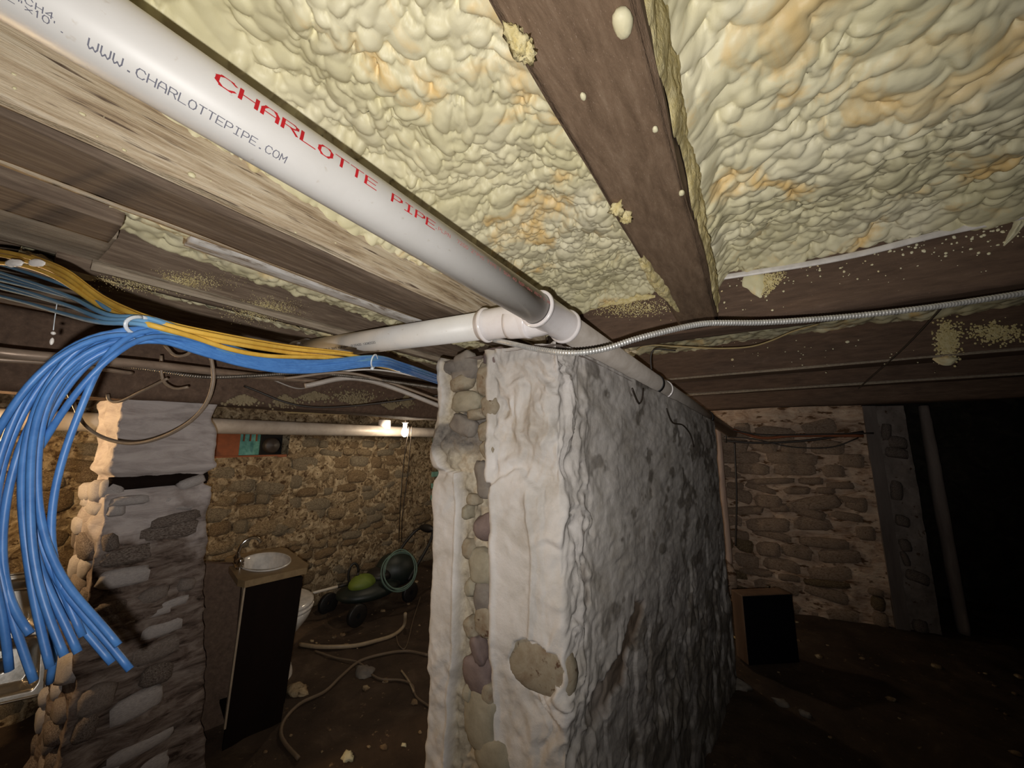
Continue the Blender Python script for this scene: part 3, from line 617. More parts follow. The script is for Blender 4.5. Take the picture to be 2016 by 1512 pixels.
for _ in range(150):
    x = g.uniform(1410, 2016); y0 = 548-(x-1400)*.2; y = y0+8+abs(g.gauss(0, 34))
    if y < 640-(x-1400)*.07: pts.append((at_y(x, y, 1.656), g.choice((.0015, .002, .003, .0045))))
speckles('foam_speckles', pts, (0, 1, 0), cb1[0], 5)
pts = []
for (cx, cyy, sx, sy, n) in [(1375, 570, 14, 40, 20), (1320, 590, 30, 20, 40), (1200, 600, 60, 14, 30)]:
    for _ in range(n): pts.append((at_y(g.gauss(cx, sx), min(630, g.gauss(cyy, sy)), 1.656), g.choice((.0015, .002, .003))))
speckles('foam_speckles', pts, (0, 1, 0), cb1[0], 6)
pts = []
for (x, y, r) in [(1668, 673, .014), (1442, 708, .012), (1640, 687, .006), (1680, 640, .008)]: pts.append((at_y(x, y, 2.865), r*.8))
for _ in range(40): pts.append((at_y(g.uniform(1400, 1900), g.uniform(668, 735), 2.865), g.choice((.002, .003, .004))))
speckles('foam_speckles', pts, (0, 1, 0), cb1[1], 7)
pts = []
for _ in range(160):
    x = -1.05+g.gauss(0, .0)+0; p = at_x(g.uniform(0, 900), g.uniform(60, 600), -.848)
    if Z(.48) < p[2] < Z(.58) and -.1 < p[1] < 1.6: pts.append((p, g.choice((.001, .0015, .0025))))
pts.append((at_x(378, 345, -.846), .008))
speckles('foam_speckles', pts, (1, 0, 0), j1, 8)
# fans of overspray on the crossbeams
def fan(name, cx, cyy, wx, hy, Y, parent, seed, n=900, shape=None, rr=(.0008, .0022), mat='foam_crust', ax=at_y):
    g = np.random.default_rng(seed); L = []
    for _ in range(n):
        a, b = g.normal(0, .45), g.normal(0, .40)
        if shape and not shape(a, b): continue
        p = ax(cx+a*wx, cyy+b*hy, Y); r = g.uniform(*rr); L.append(lump(p, (r*1.5, r*.6, r*1.5) if ax is at_y else (r*.6, r*1.5, r*1.5), 1, 0, 5, 4))
    o = place(name, join(*L), M[mat], parent); o['kind'] = 'stuff'; return o
tri = lambda a, b: abs(a) < .9 and b < .9-1.3*abs(a)
fan('foam_overspray', 1505, 552, 50, 40, 1.656, cb1[0], 11, 1600, tri)
crust('foam_patch', [at_y(1474, 538, 1.657), at_y(1480, 548, 1.657), at_y(1490, 565, 1.657), at_y(1498, 586, 1.657)], [.03, .075, .05, .006], (0, -1, 0), None, .008, cb1[0], 12, 13, mat='foam')
crust('foam_patch', [at_y(1150, 612, 1.657), at_y(1215, 590, 1.657), at_y(1290, 583, 1.657)], [.01, .04, .045, .01], (0, -1, 0), None, .006, cb1[0], 12, 14)
crust('foam_drip', [at_y(2012, 432, 1.656), at_y(1998, 455, 1.656), at_y(1976, 484, 1.656)], [.035, .022, .004], (0, -1, 0), None, .012, cb1[0], 10, 15, mat='foam')
fan('foam_overspray', 1240, 605, 90, 22, 1.656, cb1[0], 12, 900)
fan('foam_overspray', 1865, 670, 24, 38, 2.865, cb1[1], 13, 900, rr=(.002, .005))
fan('foam_overspray', 1960, 655, 60, 26, 2.865, cb1[1], 14, 450, rr=(.002, .005))
fan('foam_overspray', 1490, 652, 50, 12, 2.865, cb1[1], 15, 300, rr=(.002, .004))
fan('foam_overspray', 330, 555, 120, 22, -1.499, j2, 21, 2600, rr=(.0004, .0010), ax=at_x)
fan('foam_overspray', 520, 610, 70, 26, -1.499, j2, 22, 2200, rr=(.0004, .0011), ax=at_x)
gd = [o for o in COL.objects if o.name == 'girder'][0]
M['dust'] = mottled('pale_dust_smear', [(.3, (120, 106, 82)), (.7, (150, 136, 108))], 20, bmp=0)
for k, (x, y, a, b, sh) in enumerate([(560, 786, 30, 18, 1), (620, 778, 40, 14, 1), (700, 788, 60, 24, -1), (770, 800, 24, 14, -1), (480, 785, 40, 14, 1), (800, 786, 16, 18, 1)]):
    fan('dust_smear', x, y, a, b, -2.085, gd, 30+k, 500, (lambda p, q, s=sh: abs(p) < .55+s*q), (.0025, .006), 'dust', at_x)
crust('foam_patch', [at_y(1836, 706, 2.865), at_y(1862, 710, 2.865), at_y(1886, 706, 2.865)], [.01, .05, .05, .01], (0, -1, 0), None, .012, cb1[1], 10, 16, mat='foam')

# ================================================================= DRAIN PIPES
R3 = .0445
PN = np.array([-.568, 0, .452])+W0; TJ = np.array([-.462, .86, .364])+W0
DN = (TJ-PN)/np.linalg.norm(TJ-PN); PS = PN-DN*.75
PE = at_y(1441, 853, 4.14); DF = (PE-TJ)/np.linalg.norm(PE-TJ)
dp = thing('drain_pipe', 'thick white PVC drain pipe with red and grey lettering crossing overhead', 'pipe', tuple(TJ))
pr1 = place('pipe_run', seg(PS, TJ, R3, 64), M['pvc'], dp)
place('pipe_run', seg(TJ, PE, R3, 48), M['pvc_old'], dp, label='grimy rear run of the drain pipe')
hub = lambda r: [(-.062, R3+.001), (-.062, r+.004), (-.060, r+.0055), (-.052, r+.0055), (-.050, r+.001), (-.048, r), (.085, r), (.087, r+.001), (.089, r+.0055), (.099, r+.0055), (.101, r+.004), (.101, R3)]
wy = thing('pipe_fitting', 'glossy white PVC wye joining the branch pipe to the main drain', 'fitting', tuple(TJ))
TC = TJ+DF*.045
place('hub', lathe_on(TC, DF, hub(.0485), 48), M['pvc_fit'], wy)
B0 = TC+DF*.01; B1 = at_y(1040, 634, .905); B2 = at_y(960, 640, .89); B3 = at_y(930, 643, .885); B4 = at_y(600, 690, .835)
bpth = smooth_path([B0, (B0+B1)/2+np.array([0, .006, 0]), B1, B2], .01)
place('branch_socket', sweep(bpth[:len(bpth)*2//3], .0475, 40), M['pvc_fit'], wy)
DB = (B4-B2)/np.linalg.norm(B4-B2)
el = thing('pipe_fitting', 'white PVC elbow with raised rim on the branch pipe over the wall end', 'fitting', tuple(B2))
place('elbow_body', sweep(smooth_path([at_y(1046, 634, .905), at_y(1000, 634, .90), B2, B2+DB*.012], .008), .0492, 44), M['pvc_fit'], el)
place('rim', lathe_on(B2+DB*.004, DB, [(-.006, .050), (-.004, .0555), (.004, .0555), (.008, .050), (.020, .0485), (.022, R3)], 44), M['pvc_fit'], el)
bp = thing('branch_pipe', 'smaller-looking white branch drain pipe with tiny dark print, behind blue cables', 'pipe', tuple(B4))
pr2 = place('pipe_run', seg(B2, B4, R3, 44), M['pvc'], bp)
place('coupling', lathe_on(B4, -DB, [(-.06, .03), (-.06, .049), (.012, .049), (.014, .052), (.022, .052), (.024, R3)], 36), M['pvc_fit'], bp)
place('bend', sweep(smooth_path([B4, B4+DB*.06, B4+DB*.11+np.array([0, .05, .0]), B4+DB*.13+np.array([0, .12, .02])], .01), .048, 28), M['pvc_fit'], bp)
def band(px, py, r, mat, wdt, nm, lab, catg='clamp'):
    v = ray(px, py); best = min(np.linspace(0, 1, 400), key=lambda t: np.linalg.norm(np.cross(v/np.linalg.norm(v), TJ+(PE-TJ)*t-W0)))
    p = TJ+(PE-TJ)*best; place(nm, lathe_on(p, DF, [(-wdt/2, R3), (-wdt/2, r), (wdt/2, r), (wdt/2, R3)], 36), M[mat], label=lab, cat=catg)
band(1288, 755, .049, 'black', .022, 'pipe_clamp', 'black band clamp around the grimy drain pipe')
band(1306, 768, .049, 'pvc_fit', .014, 'pipe_coupling', 'thin white coupling rim just past the black clamp', 'fitting')
band(1392, 819, .050, 'black', .035, 'pipe_clamp', 'farther black clamp near the end of the drain pipe')
pc = at_y(1319, 715, 2.0)
place('hanger_wire', sweep(smooth_path([at_y(1330, 690, 1.9), at_y(1286, 690, 1.86), at_y(1283, 730, 1.88), at_y(1290, 748, 1.9)], .01), .004, 6), M['dark_cable'], label='short dark hanger wire above the black pipe clamp', cat='wire')
# stroke lettering (like ink-jet print), wrapped on the pipe
GL = {
 'A': [[(0,0),(0,.6),(.2,1),(.8,1),(1,.6),(1,0)], [(0,.42),(1,.42)]], 'C': [[(1,.2),(.8,0),(.25,0),(0,.3),(0,.7),(.25,1),(.8,1),(1,.8)]],
 'H': [[(0,0),(0,1)],[(1,0),(1,1)],[(0,.5),(1,.5)]], 'R': [[(0,0),(0,1),(.75,1),(1,.85),(1,.65),(.75,.5),(0,.5)],[(.6,.5),(1,0)]],
 'L': [[(0,1),(0,0),(1,0)]], 'O': [[(.25,0),(0,.3),(0,.7),(.25,1),(.75,1),(1,.7),(1,.3),(.75,0),(.25,0)]], 'T': [[(0,1),(1,1)],[(.5,1),(.5,0)]],
 'E': [[(1,1),(0,1),(0,0),(1,0)],[(0,.5),(.85,.5)]], 'P': [[(0,0),(0,1),(.75,1),(1,.85),(1,.6),(.75,.45),(0,.45)]], 'I': [[(.5,0),(.5,1)],[(.15,1),(.85,1)],[(.15,0),(.85,0)]],
 'W': [[(0,1),(0,.3),(.2,0),(.4,.2),(.5,.35),(.6,.2),(.8,0),(1,.3),(1,1)]], 'M': [[(0,0),(0,1),(.5,.4),(1,1),(1,0)]], '.': [[(.42,.0),(.58,.0)],[(.42,.08),(.58,.08)]],
 'S': [[(1,.85),(.8,1),(.2,1),(0,.8),(.2,.55),(.8,.45),(1,.2),(.8,0),(.2,0),(0,.15)]], 'V': [[(0,1),(.5,0),(1,1)]], 'Y': [[(0,1),(.5,.5),(1,1)],[(.5,.5),(.5,0)]], 'N': [[(0,0),(0,1),(1,0),(1,1)]],
 'D': [[(0,0),(0,1),(.7,1),(1,.7),(1,.3),(.7,0),(0,0)]], 'F': [[(1,1),(0,1),(0,0)],[(0,.5),(.8,.5)]], 'w': [[(0,.6),(.25,0),(.5,.5),(.75,0),(1,.6)]], 'd': [[(1,1),(1,0),(.2,0),(0,.3),(.2,.6),(1,.6)]], 'v': [[(0,.6),(.5,0),(1,.6)]],
 '0': [[(.25,0),(0,.3),(0,.7),(.25,1),(.75,1),(1,.7),(1,.3),(.75,0),(.25,0)]], '1': [[(.3,.8),(.5,1),(.5,0)]], '2': [[(0,.8),(.2,1),(.8,1),(1,.75),(0,0),(1,0)]], '4': [[(.8,0),(.8,1),(0,.35),(1,.35)]],
 '5': [[(1,1),(0,1),(0,.55),(.8,.55),(1,.3),(.8,0),(0,0)]], '6': [[(.9,1),(.3,.9),(0,.4),(.2,0),(.8,0),(1,.25),(.8,.5),(.1,.45)]], '7': [[(0,1),(1,1),(.4,0)]], '8': [[(.5,.5),(0,.75),(.5,1),(1,.75),(.5,.5),(0,.25),(.5,0),(1,.25),(.5,.5)]],
 '"': [[(.3,1),(.3,.75)],[(.7,1),(.7,.75)]], "'": [[(.5,1),(.5,.75)]], 'x': [[(0,.1),(1,.6)],[(0,.6),(1,.1)]], '-': [[(.1,.4),(.9,.4)]], ' ': []}
def print_on(name, text, P0, D, s0, pitch, wl, th0, th1, dth, mat, bx, by, parent, R=R3, flip=1, label=None, each=False):
    """th0..th1: angle (deg from straight down towards +X) of the text's middle at its start and end; dth: letter height in deg"""
    e1 = np.cross(D, ZV); e1 /= np.linalg.norm(e1); e2 = np.cross(e1, D)
    Vv, Ff = [], []; n = len(text); hgt = math.radians(dth)*R
    for k, ch in enumerate(text):
        th = math.radians(th0+(th1-th0)*k/max(1, n-1))
        for st in GL.get(ch, []):
            for (xa, ya), (xb, yb) in zip(st[:-1], st[1:]):
                a = np.array([xa*wl, (ya-.5)*hgt]); b = np.array([xb*wl, (yb-.5)*hgt]); t = b-a; l = np.linalg.norm(t) or 1; t = t/l
                nn = np.array([-t[1]*bx, t[0]*by]); ex = np.array([t[0]*bx, t[1]*by])*.5; m = max(1, int(l/.003)); i0 = len(Vv)
                for q in range(m+1):
                    c = (a-ex)*(1-q/m)+(b+ex)*(q/m)
                    for sgn in (-1, 1):
                        s_, y_ = c+nn*sgn*.5; ang = th+y_/R*flip; s_ = s0+k*pitch+s_*flip if flip > 0 else s0+k*pitch+s_
                        Vv.append(P0+D*s_+(R+.0004)*(e1*math.sin(ang)-e2*math.cos(ang)))
                for q in range(m): Ff.append((i0+2*q, i0+2*q+1, i0+2*q+3, i0+2*q+2))
        if each and Vv: place('letter', (np.array(Vv), Ff), M[mat], parent, label=label); Vv, Ff = [], []
    if not each: place(name, (np.array(Vv), Ff), M[mat], parent, label=label, kind='stuff')
print_on('lettering', 'CHARLOTTE PIPE', PN, DN, .131, .0243, .0175, 91, 90, 19, 'red_ink', .0044, .0014, pr1, label='large red letter', each=True)
print_on('lettering', 'WWW.CHARLOTTEPIPE.COM', PN, DN, .035, .00895, .0066, 29.5, 35, 12.5, 'gray_ink', .0012, .0010, pr1, label='grey letter', each=True)
print_on('lettering', '2"x10\'.', PN, DN, -.0155, .0052, .0040, 26.8, 26.8, 8, 'gray_ink', .0008, .0007, pr1, label='small grey lettering')
print_on('lettering', ' SCH4', PN, DN, -.018, .0062, .0042, 35, 35, 7, 'gray_ink', .0008, .0007, pr1, label='small grey lettering')
print_on('lettering', '.PLPN  7200 2"PVC TYPE 1 SCH 40 NSF-dwv ASTM D 2665', PN, DN, .466, .0080, .0055, 90, 97, 9, 'red_ink_faint', .0012, .0010, pr1, label='small faded red print')
print_on('lettering', '4" PVC SCH 40 DWV ASTM D 2665 NSF-dwv  0120420 12082020', B4, -DB, .035, .0088, .0065, 60, 62, 9, 'black_ink', .0014, .0012, pr2, flip=1, label='tiny dark print')

# ================================================================= CABLES
def relax(C, it):
    C = C.copy()
    for _ in range(it): C[1:-1] = (C[:-2]+2*C[1:-1]+C[2:])/4
    return C
def cable(name, P, r, mat, label, cat='cable', group=None, n=8, step=.012, flat=None, up=None, it=0):
    return place(name, sweep(relax(smooth_path(P, step), it), r, n, True, flat, up), M[mat], label=label, cat=cat, group=group)
# armored cable: ribbed tube
def armored(name, P, r, mat, label, pitch=.0075):
    C = smooth_path(P, .0015); s = np.concatenate([[0], np.cumsum(np.linalg.norm(np.diff(C, axis=0), axis=1))])
    rr = r*(1+.13*np.sin(s*2*math.pi/pitch)); return place(name, sweep(C, rr, 12), M[mat], label=label, cat='cable')
armored('armored_cable', [at_d(*q) for q in [(925, 650, 1.32), (962, 666, 1.22), (1000, 675, 1.10), (1060, 688, .98), (1130, 695, .90), (1190, 687, .90), (1250, 668, .91), (1320, 650, .93), (1372, 639, .95), (1400, 636, .96), (1500, 635, .97), (1650, 625, .96), (1800, 609, .93), (1900, 595, .92), (2016, 577, .90), (2120, 560, .9)]],
        .0072, 'steel', 'silver armored cable sagging in front of the drain fitting')
armored('armored_cable', [at_d(*q) for q in [(190, 714, 1.3), (300, 728, 1.32), (400, 742, 1.35), (500, 740, 1.42), (600, 734, 1.5), (700, 742, 1.6), (900, 770, 1.7)]], .007, 'steel_dark', 'dull armored cable below the galvanized pipe on the left')
P = [at_y(*q, 1.640) for q in [(1084, 592), (1120, 577), (1160, 568), (1220, 563), (1282, 562), (1340, 558), (1395, 550), (1500, 534), (1600, 518), (1700, 498), (1850, 460), (2016, 424), (2120, 396)]]
place('flat_cable', sweep(smooth_path(P, .02), 1., 12, True, (.0115, .0045), (0, 0, 1)), M['white_jacket'], label='flat white cable stapled along the foam edge of the crossbeam', cat='cable')
cable('thin_wire', [at_y(*q, 2.1+(q[0]-1250)*.0006) for q in [(1253, 690), (1262, 684), (1275, 680), (1330, 682), (1420, 686), (1480, 682), (1520, 670), (1560, 653), (1612, 638)]], .0042, 'tan_cable', 'thin tan wire looping below the crossbeam, right of the pipe', 'wire')
cable('string', [at_y(1860, 600, 1.8), at_y(1780, 685, 2.3), at_y(1690, 765, 2.9)], .003, 'dark_cable', 'thin dark string slanting between the right-hand crossbeams', 'string', n=6)
# blue data cables: a bundle from behind the wall, tied, then a cut bunch hanging down
BUN = [(905, 762, 1.90), (850, 744, 1.50), (790, 724, 1.15), (735, 711, .93), (620, 722, .78), (530, 719, .68), (440, 697, .60), (350, 667, .54), (280, 643, .50)]
ENDS = [ # (points after the tie)  px x, px y, depth
 ([(225, 655), (150, 700), (85, 790), (55, 900), (48, 1000), (75, 1110), (130, 1195), (185, 1250), (246, 1326)], 'long blue cable whose cut tip reaches furthest right, lowest of the right three'),
 ([(225, 653), (152, 695), (88, 780), (66, 880), (62, 1000), (88, 1100), (140, 1190), (190, 1245), (234, 1296)], 'blue cable with the middle of the three cut tips by the column'),
 ([(228, 651), (155, 690), (92, 770), (72, 880), (70, 1000), (95, 1095), (150, 1185), (205, 1225), (231, 1272)], 'blue cable with the uppermost cut tip by the column'),
 ([(222, 656), (145, 705), (75, 800), (38, 900), (30, 1000), (48, 1110), (80, 1190), (115, 1250), (134, 1297)], 'blue cable ending beside the column edge, bright tip'),
 ([(220, 658), (140, 710), (68, 815), (30, 920), (20, 1020), (35, 1120), (62, 1200), (85, 1260), (104, 1318)], 'blue cable ending just right of the lowest tip'),
 ([(222, 658), (135, 712), (62, 820), (22, 930), (8, 1020), (22, 1100), (55, 1190), (80, 1250), (74, 1310), (64, 1366)], 'blue cable hanging lowest of the bunch'),
 ([(226, 655), (140, 708), (80, 800), (52, 900), (52, 1000), (66, 1100), (80, 1190), (98, 1260), (111, 1306)], 'blue cable ending in the middle of the bunch'),
 ([(226, 652), (150, 698), (96, 780), (78, 880), (80, 1000), (84, 1090), (110, 1180), (135, 1240), (149, 1277)], 'blue cable ending in front of the column base'),
 ([(222, 657), (128, 716), (55, 830), (12, 930), (-6, 1010), (6, 1080), (30, 1160), (50, 1220)], 'blue cable lost inside the left of the bunch'),
 ([(224, 660), (130, 722), (55, 850), (25, 960), (22, 1040), (45, 1140), (70, 1225), (72, 1290)], 'blue cable twisted across the lower bunch'),
 ([(215, 655), (120, 710), (45, 810), (0, 930), (-25, 1060), (-15, 1190), (10, 1240), (33, 1262)], 'short blue cable tip poking in at the left edge'),
 ([(235, 668), (195, 700), (160, 780), (110, 900), (84, 1000), (78, 1080), (92, 1150), (120, 1210), (146, 1262)], 'blue cable standing apart to the right of the hanging bunch'),
 ([(225, 655), (138, 706), (70, 800), (20, 900), (-20, 980)], 'blue cable leaving the left edge of the picture'),
 ([(224, 657), (135, 712), (60, 820), (8, 900), (-30, 960)], 'blue cable curving off the left edge lower down')]
gg = random.Random(12)
offs = [(math.cos(k*2.4)*math.sqrt(k+.5)*.0040, math.sin(k*2.4)*math.sqrt(k+.5)*.0040) for k in range(14)]
for k, (pts, lab) in enumerate(ENDS):
    ox, oy = offs[k]; P = []
    for i, (x, y, dd) in enumerate(BUN):
        mx = [1.6, 1.5, 1.2, 1, 1.25, 1.25, 1.15, 1.05, 1.0][i]
        P.append(at_d(x, y, dd)+RV*ox*.4+UV*oy*[1.5, 1.4, 1.1, .85, .9, .95, .95, .8, .62][i]+FV*ox*mx*1.15)
    n = len(pts)
    for i, (x, y) in enumerate(pts):
        t = (i+1)/n; dd = .50-.09*math.sin(min(1, t*1.4)*math.pi/2)+.02*math.sin(k*1.7)*t
        P.append(at_d(x, y, dd)+FV*ox*(1+t)+(UV*oy+RV*ox)*(.8 if i < 2 else .25 if i < n-1 else 0))
    cable('data_cable', P, .0036, 'blue', lab, group='blue data cables cut and hanging in a bunch', n=8, step=.012, it=14)
for k in range(7):
    ox, oy = (k-3)*.0045, (k % 3-1)*.005
    P = [at_d(x, y, dd)+UV*oy+FV*(ox*.8+.012)+UV*.008 for x, y, dd in BUN[1:]]
    P += [at_d(x, y, dd)+UV*oy*(1+i)+FV*ox for i, (x, y, dd) in enumerate([(230, 632-k, .52), (150, 600-k*5+10, .60), (75, 575-k*5+10, .70), (0, 552-k*5+12, .80), (-80, 530-k*5+12, .9)])]
    cable('data_cable', P, .0033, 'blue_old', ['lowest', 'second lowest', 'third from the bottom', 'middle', 'third from the top', 'second from the top', 'uppermost'][k]+' of the faded blue cables running up to the left edge', group='faded blue cables above the tie', n=8, step=.014)
yd = [.80, .74, .69, .62, .565, .515, .51, .535, .58, .72, .88, 1.50]
ya = [(-60, 488), (0, 494), (60, 508), (130, 537), (200, 588), (266, 620), (290, 629), (347, 645), (434, 663), (569, 686), (694, 700), (850, 738)]
yb = [(-60, 514), (0, 518), (50, 524), (110, 546), (200, 604), (262, 630), (300, 641), (382, 664), (451, 687), (521, 700), (660, 706), (850, 745)]
ydb = [.78, .73, .68, .63, .56, .51, .505, .55, .60, .66, .84, 1.50]
YL = [([(x, y, d) for (x, y), d in zip(ya, yd)], 'upper yellow cable running from the plank down to the tie'),
      ([(x-2, y+8, d+.004) for (x, y), d in zip(ya, yd)], 'second yellow cable just below the first'),
      ([(x, y, d) for (x, y), d in zip(yb, ydb)], 'lowest yellow cable, lying on top of the blue bundle'),
      ([(x, y-4, d+.016) for (x, y), d in list(zip(ya, yd))[2:-1]], 'short yellow cable tucked behind the other yellow ones')]
for P, lab in YL: cable('power_cable', [at_d(*q) for q in P], .0036, 'yellow', lab, flat=(1.1, .75))
def tie(px, py, d, rx, ry, lab):
    c = at_d(px, py, d); a = np.linspace(0, 2*math.pi, 25); t = (at_d(px+40, py+8, d)-c); t /= np.linalg.norm(t); e = np.cross(t, FV); e /= np.linalg.norm(e)
    o = thing('zip_tie', lab, 'zip tie', tuple(c)); place('band', sweep(np.array([c+e*math.cos(q)*ry+FV*math.sin(q)*rx for q in a[:-1]]+[c+e*ry]), .0012, 8, flat=(2, 1)), M['nylon'], o)
    sg = -1 if e[2] > 0 else 1
    place('head', lump(c+e*sg*(ry+.003)-FV*.004, (.0045, .0045, .0045), 3, .1, 12, 8), M['nylon'], o)
tie(277, 642, .50, .0195, .0125, 'white zip tie binding blue and yellow cables on the left')
tie(737, 711, .93, .019, .0165, 'white zip tie near the right end of the blue bundle')
for (x, y, d_, lab) in [(82, 520, .66, 'white oval plastic tag with a hole on the yellow cables'), (38, 521, .66, 'crumpled white tag left of the oval one on the yellow cables')]:
    c = at_d(x, y, d_); V, F = lump((0, 0, 0), (.016, .003, .007), x, .15 if x > 60 else .4, 16, 10)
    place('cable_tag', (c+V[:, :1]*RV+V[:, 1:2]*FV+V[:, 2:]*UV-FV*.006, F), M['white_jacket'], label=lab, cat='tag')
ct = thing('hanging_charm', 'small white tag hanging on a thread below the faded blue cables', 'tag', tuple(at_d(103, 662, .60)))
place('thread', sweep(smooth_path([at_d(113, 592, .62), at_d(108, 625, .61), at_d(105, 650, .60)], .01), .0006, 5), M['nylon'], ct)
place('bead', lump(at_d(105, 656, .60), (.003, .003, .003), 1, .1, 10, 7), M['white_jacket'], ct)
place('tag', lump(at_d(102, 672, .60), (.0026, .0026, .0065), 2, .1, 10, 7), M['white_jacket'], ct)
# old pipes and wires along the left
gp0, gp1 = at_d(-80, 683, .92), at_d(690, 762, 2.0)
cable('water_pipe', [at_d(-90, 680, .84), at_d(0, 694, .88), at_d(280, 717, 1.12), at_d(540, 744, 1.65), at_d(640, 752, 2.0)], .0135, 'galv', 'old galvanized water pipe running behind the hanging blue cables', 'pipe', n=20, step=.03)
cable('conduit', [at_d(-90, 700, .95), at_d(0, 708, 1.), at_d(120, 716, 1.1), at_d(260, 735, 1.3)], .007, 'galv', 'thin rusty conduit just under the galvanized pipe', 'pipe', n=12)
cable('grey_cable', [at_d(*q, 1.25) for q in [(120, 740), (145, 795), (165, 835), (200, 860), (262, 873), (325, 858), (380, 825), (408, 790), (420, 745), (415, 700)]], .0062, 'grey_cable', 'grey cable sagging in a deep loop across the stone column')
cable('grey_cable', [at_d(*q, 1.3) for q in [(330, 745), (275, 772), (232, 791), (215, 788), (212, 776)]], .005, 'grey_cable', 'short hooked cable end at the top of the stone column')
cable('grey_cable', [at_d(*q, 1.3) for q in [(317, 700), (322, 750), (345, 765), (370, 762)]], .005, 'grey_cable', 'small grey cable loop over the column top')
cable('grey_cable', [at_d(*q, 1.2) for q in [(325, 680), (345, 700), (370, 697), (382, 680), (380, 660)]], .005, 'grey_cable', 'small cable curl hanging below the blue bundle')
for k, (a, b, c, mt) in enumerate([((560, 745), (690, 735), (900, 800), 'grey_cable'), ((600, 760), (700, 745), (900, 812), 'pvc_old'), ((640, 735), (740, 728), (900, 760), 'white_jacket'), ((240, 690), (420, 700), (700, 735), 'dark_cable'),
                                 ((200, 670), (400, 690), (640, 730), 'dark_cable'), ((480, 760), (600, 800), (900, 775), 'dark_cable'), ((530, 745), (590, 765), (640, 742), 'pvc_old')]):
    d0 = 1.45+.07*k; cable('old_cable', [at_d(*a, d0), at_d(*b, d0+.12), at_d(*c, d0+.35)], [.006, .011, .004, .004, .004, .005, .004][k], mt,
        ['grey cable sloping behind the wall end, above the others', 'wide pale conduit sloping behind the wall end', 'white cable running just under the blue bundle to the wall', 'dark cable under the left blue bundle', 'upper dark cable behind the blue arch', 'dark cable low along the girder', 'short pale cable drooping below the branch pipe'][k])
# black electrical junk near the tie
place('junction_box', join(box(at_d(95, 540, 1.3)-.02, at_d(95, 540, 1.3)+.03)), M['black'], label='small black box behind the faded blue cables', cat='box', smooth=False)

# ================================================================= STONE COLUMN
col = thing('stone_column', 'rubble stone column limewashed at the top, carrying the dark girder', 'column', (-2.38, .55, 0))
cx0, cx1, cy0, cy1 = -2.56, -2.20, .392, .71
def ring(t):  # plan at relative height t (0 floor, 1 top)
    e = .10*(1-t)**1.6; return [(cx0-e*.2, cy0-e*.2), (cx1+e*.7, cy0-e*.2), (cx1+e*.7, cy1+e), (cx0-e*.2, cy1+e)]
hh = np.linspace(-.05, Z(.19), 110); pl = []
for z in hh:
    r4 = np.array(ring(max(0, z)/Z(.19))); pts = np.vstack([seg_pts(r4[i], r4[(i+1) % 4], .0001+np.linalg.norm(r4[i]-r4[(i+1) % 4])/26.001) for i in range(4)])
    pl.append(np.column_stack([pts, np.full(len(pts), z)]))
kmin = min(len(p) for p in pl); A = np.stack([p[:kmin] for p in pl], 1)
cc = np.array([(cx0+cx1)/2, (cy0+cy1)/2, 0]); dr = A-cc; dr[..., 2] = 0; dr /= np.linalg.norm(dr, axis=-1)[..., None]
dd = .022*fbm(A[..., 0]*7, A[..., 1]*7, A[..., 2]*9, 4, 131)+.010*ridge(A[..., 0]*8, A[..., 1]*8, A[..., 2]*22, 3, 132)
notch = sstep(.040, .028, np.abs(A[..., 2]-Z(-.17))); dd -= notch*.04
A = A+dr*dd[..., None]
M['col_skin'] = M['col_mortar']
def colmat():
    m, nt, b = new_mat('column_limewash', .85, 0, .2); v = coords(nt, (1, 1, 3.4)); v2 = coords(nt)
    a = ramp(nt, noise(nt, v, 6, 6, .65, .6), [(.3, (140, 130, 126)), (.55, (176, 166, 162)), (.8, (190, 182, 176))])
    d_ = ramp(nt, noise(nt, v, 9, 6, .7, .6), [(.34, (46, 35, 29)), (.47, (98, 84, 76)), (.7, (140, 128, 120))])
    sx = N(nt, 'ShaderNodeSeparateXYZ'); nt.links.new(v2, sx.inputs[0]); ad = N(nt, 'ShaderNodeMath', operation='MULTIPLY_ADD'); nt.links.new(noise(nt, v2, 5, 5), ad.inputs[0]); ad.inputs[1].default_value = .9; nt.links.new(sx.outputs[2], ad.inputs[2])
    f = ramp(nt, ad.outputs[0], [(0, (0, 0, 0)), (1, (255, 255, 255))]); mr = N(nt, 'ShaderNodeMapRange'); nt.links.new(ad.outputs[0], mr.inputs[0]); mr.inputs[1].default_value = 1.45; mr.inputs[2].default_value = 1.65
    c = mix(nt, mr.outputs[0], d_, a); nt.links.new(c, b.inputs['Base Color']); bump(nt, b, noise(nt, v, 40, 5, .7), .6, .006); return m
M['col_skin'] = colmat()
place('mortar_core', (A.reshape(-1, 3), grid_idx(kmin, len(hh), True)), M['col_skin'], col)
cs = [stone_mesh(s*3+200, M['col_stone']) for s in range(4)]+[stone_mesh(s*3+240, M['col_mortar']) for s in range(2)]+[stone_mesh(s*3+260, M['col_white']) for s in range(2)]
csw = [stone_mesh(s*3+280, M['col_white']) for s in range(4)]
pk = lambda u, z: rnd.choice(csw if z > Z(-.30) else cs)
ob = lambda z: .10*(1-z/Z(.19))**1.6
for (O, ud, nn, wd) in (((cx1, cy0, 0), (0, 1, 0), (1, 0, 0), cy1-cy0), ((cx0-.05, cy0, 0), (1, 0, 0), (0, -1, 0), cx1-cx0+.05)):
    z = .0
    while z < Z(-.22):
        h = rnd.uniform(.045, .10); t = (z+h/2)/Z(.19); e = .10*(1-t)**1.6*(.7 if nn[0] else .2)
        if not (z < Z(-.15) < z+h) : lay_stones(col, np.array(O)+np.array(nn)*e, ud, nn, wd, z, z+h*1.2, None, (h, h), (.10, .24), .034, .010, 6, pick=pk)
        z += h*1.08
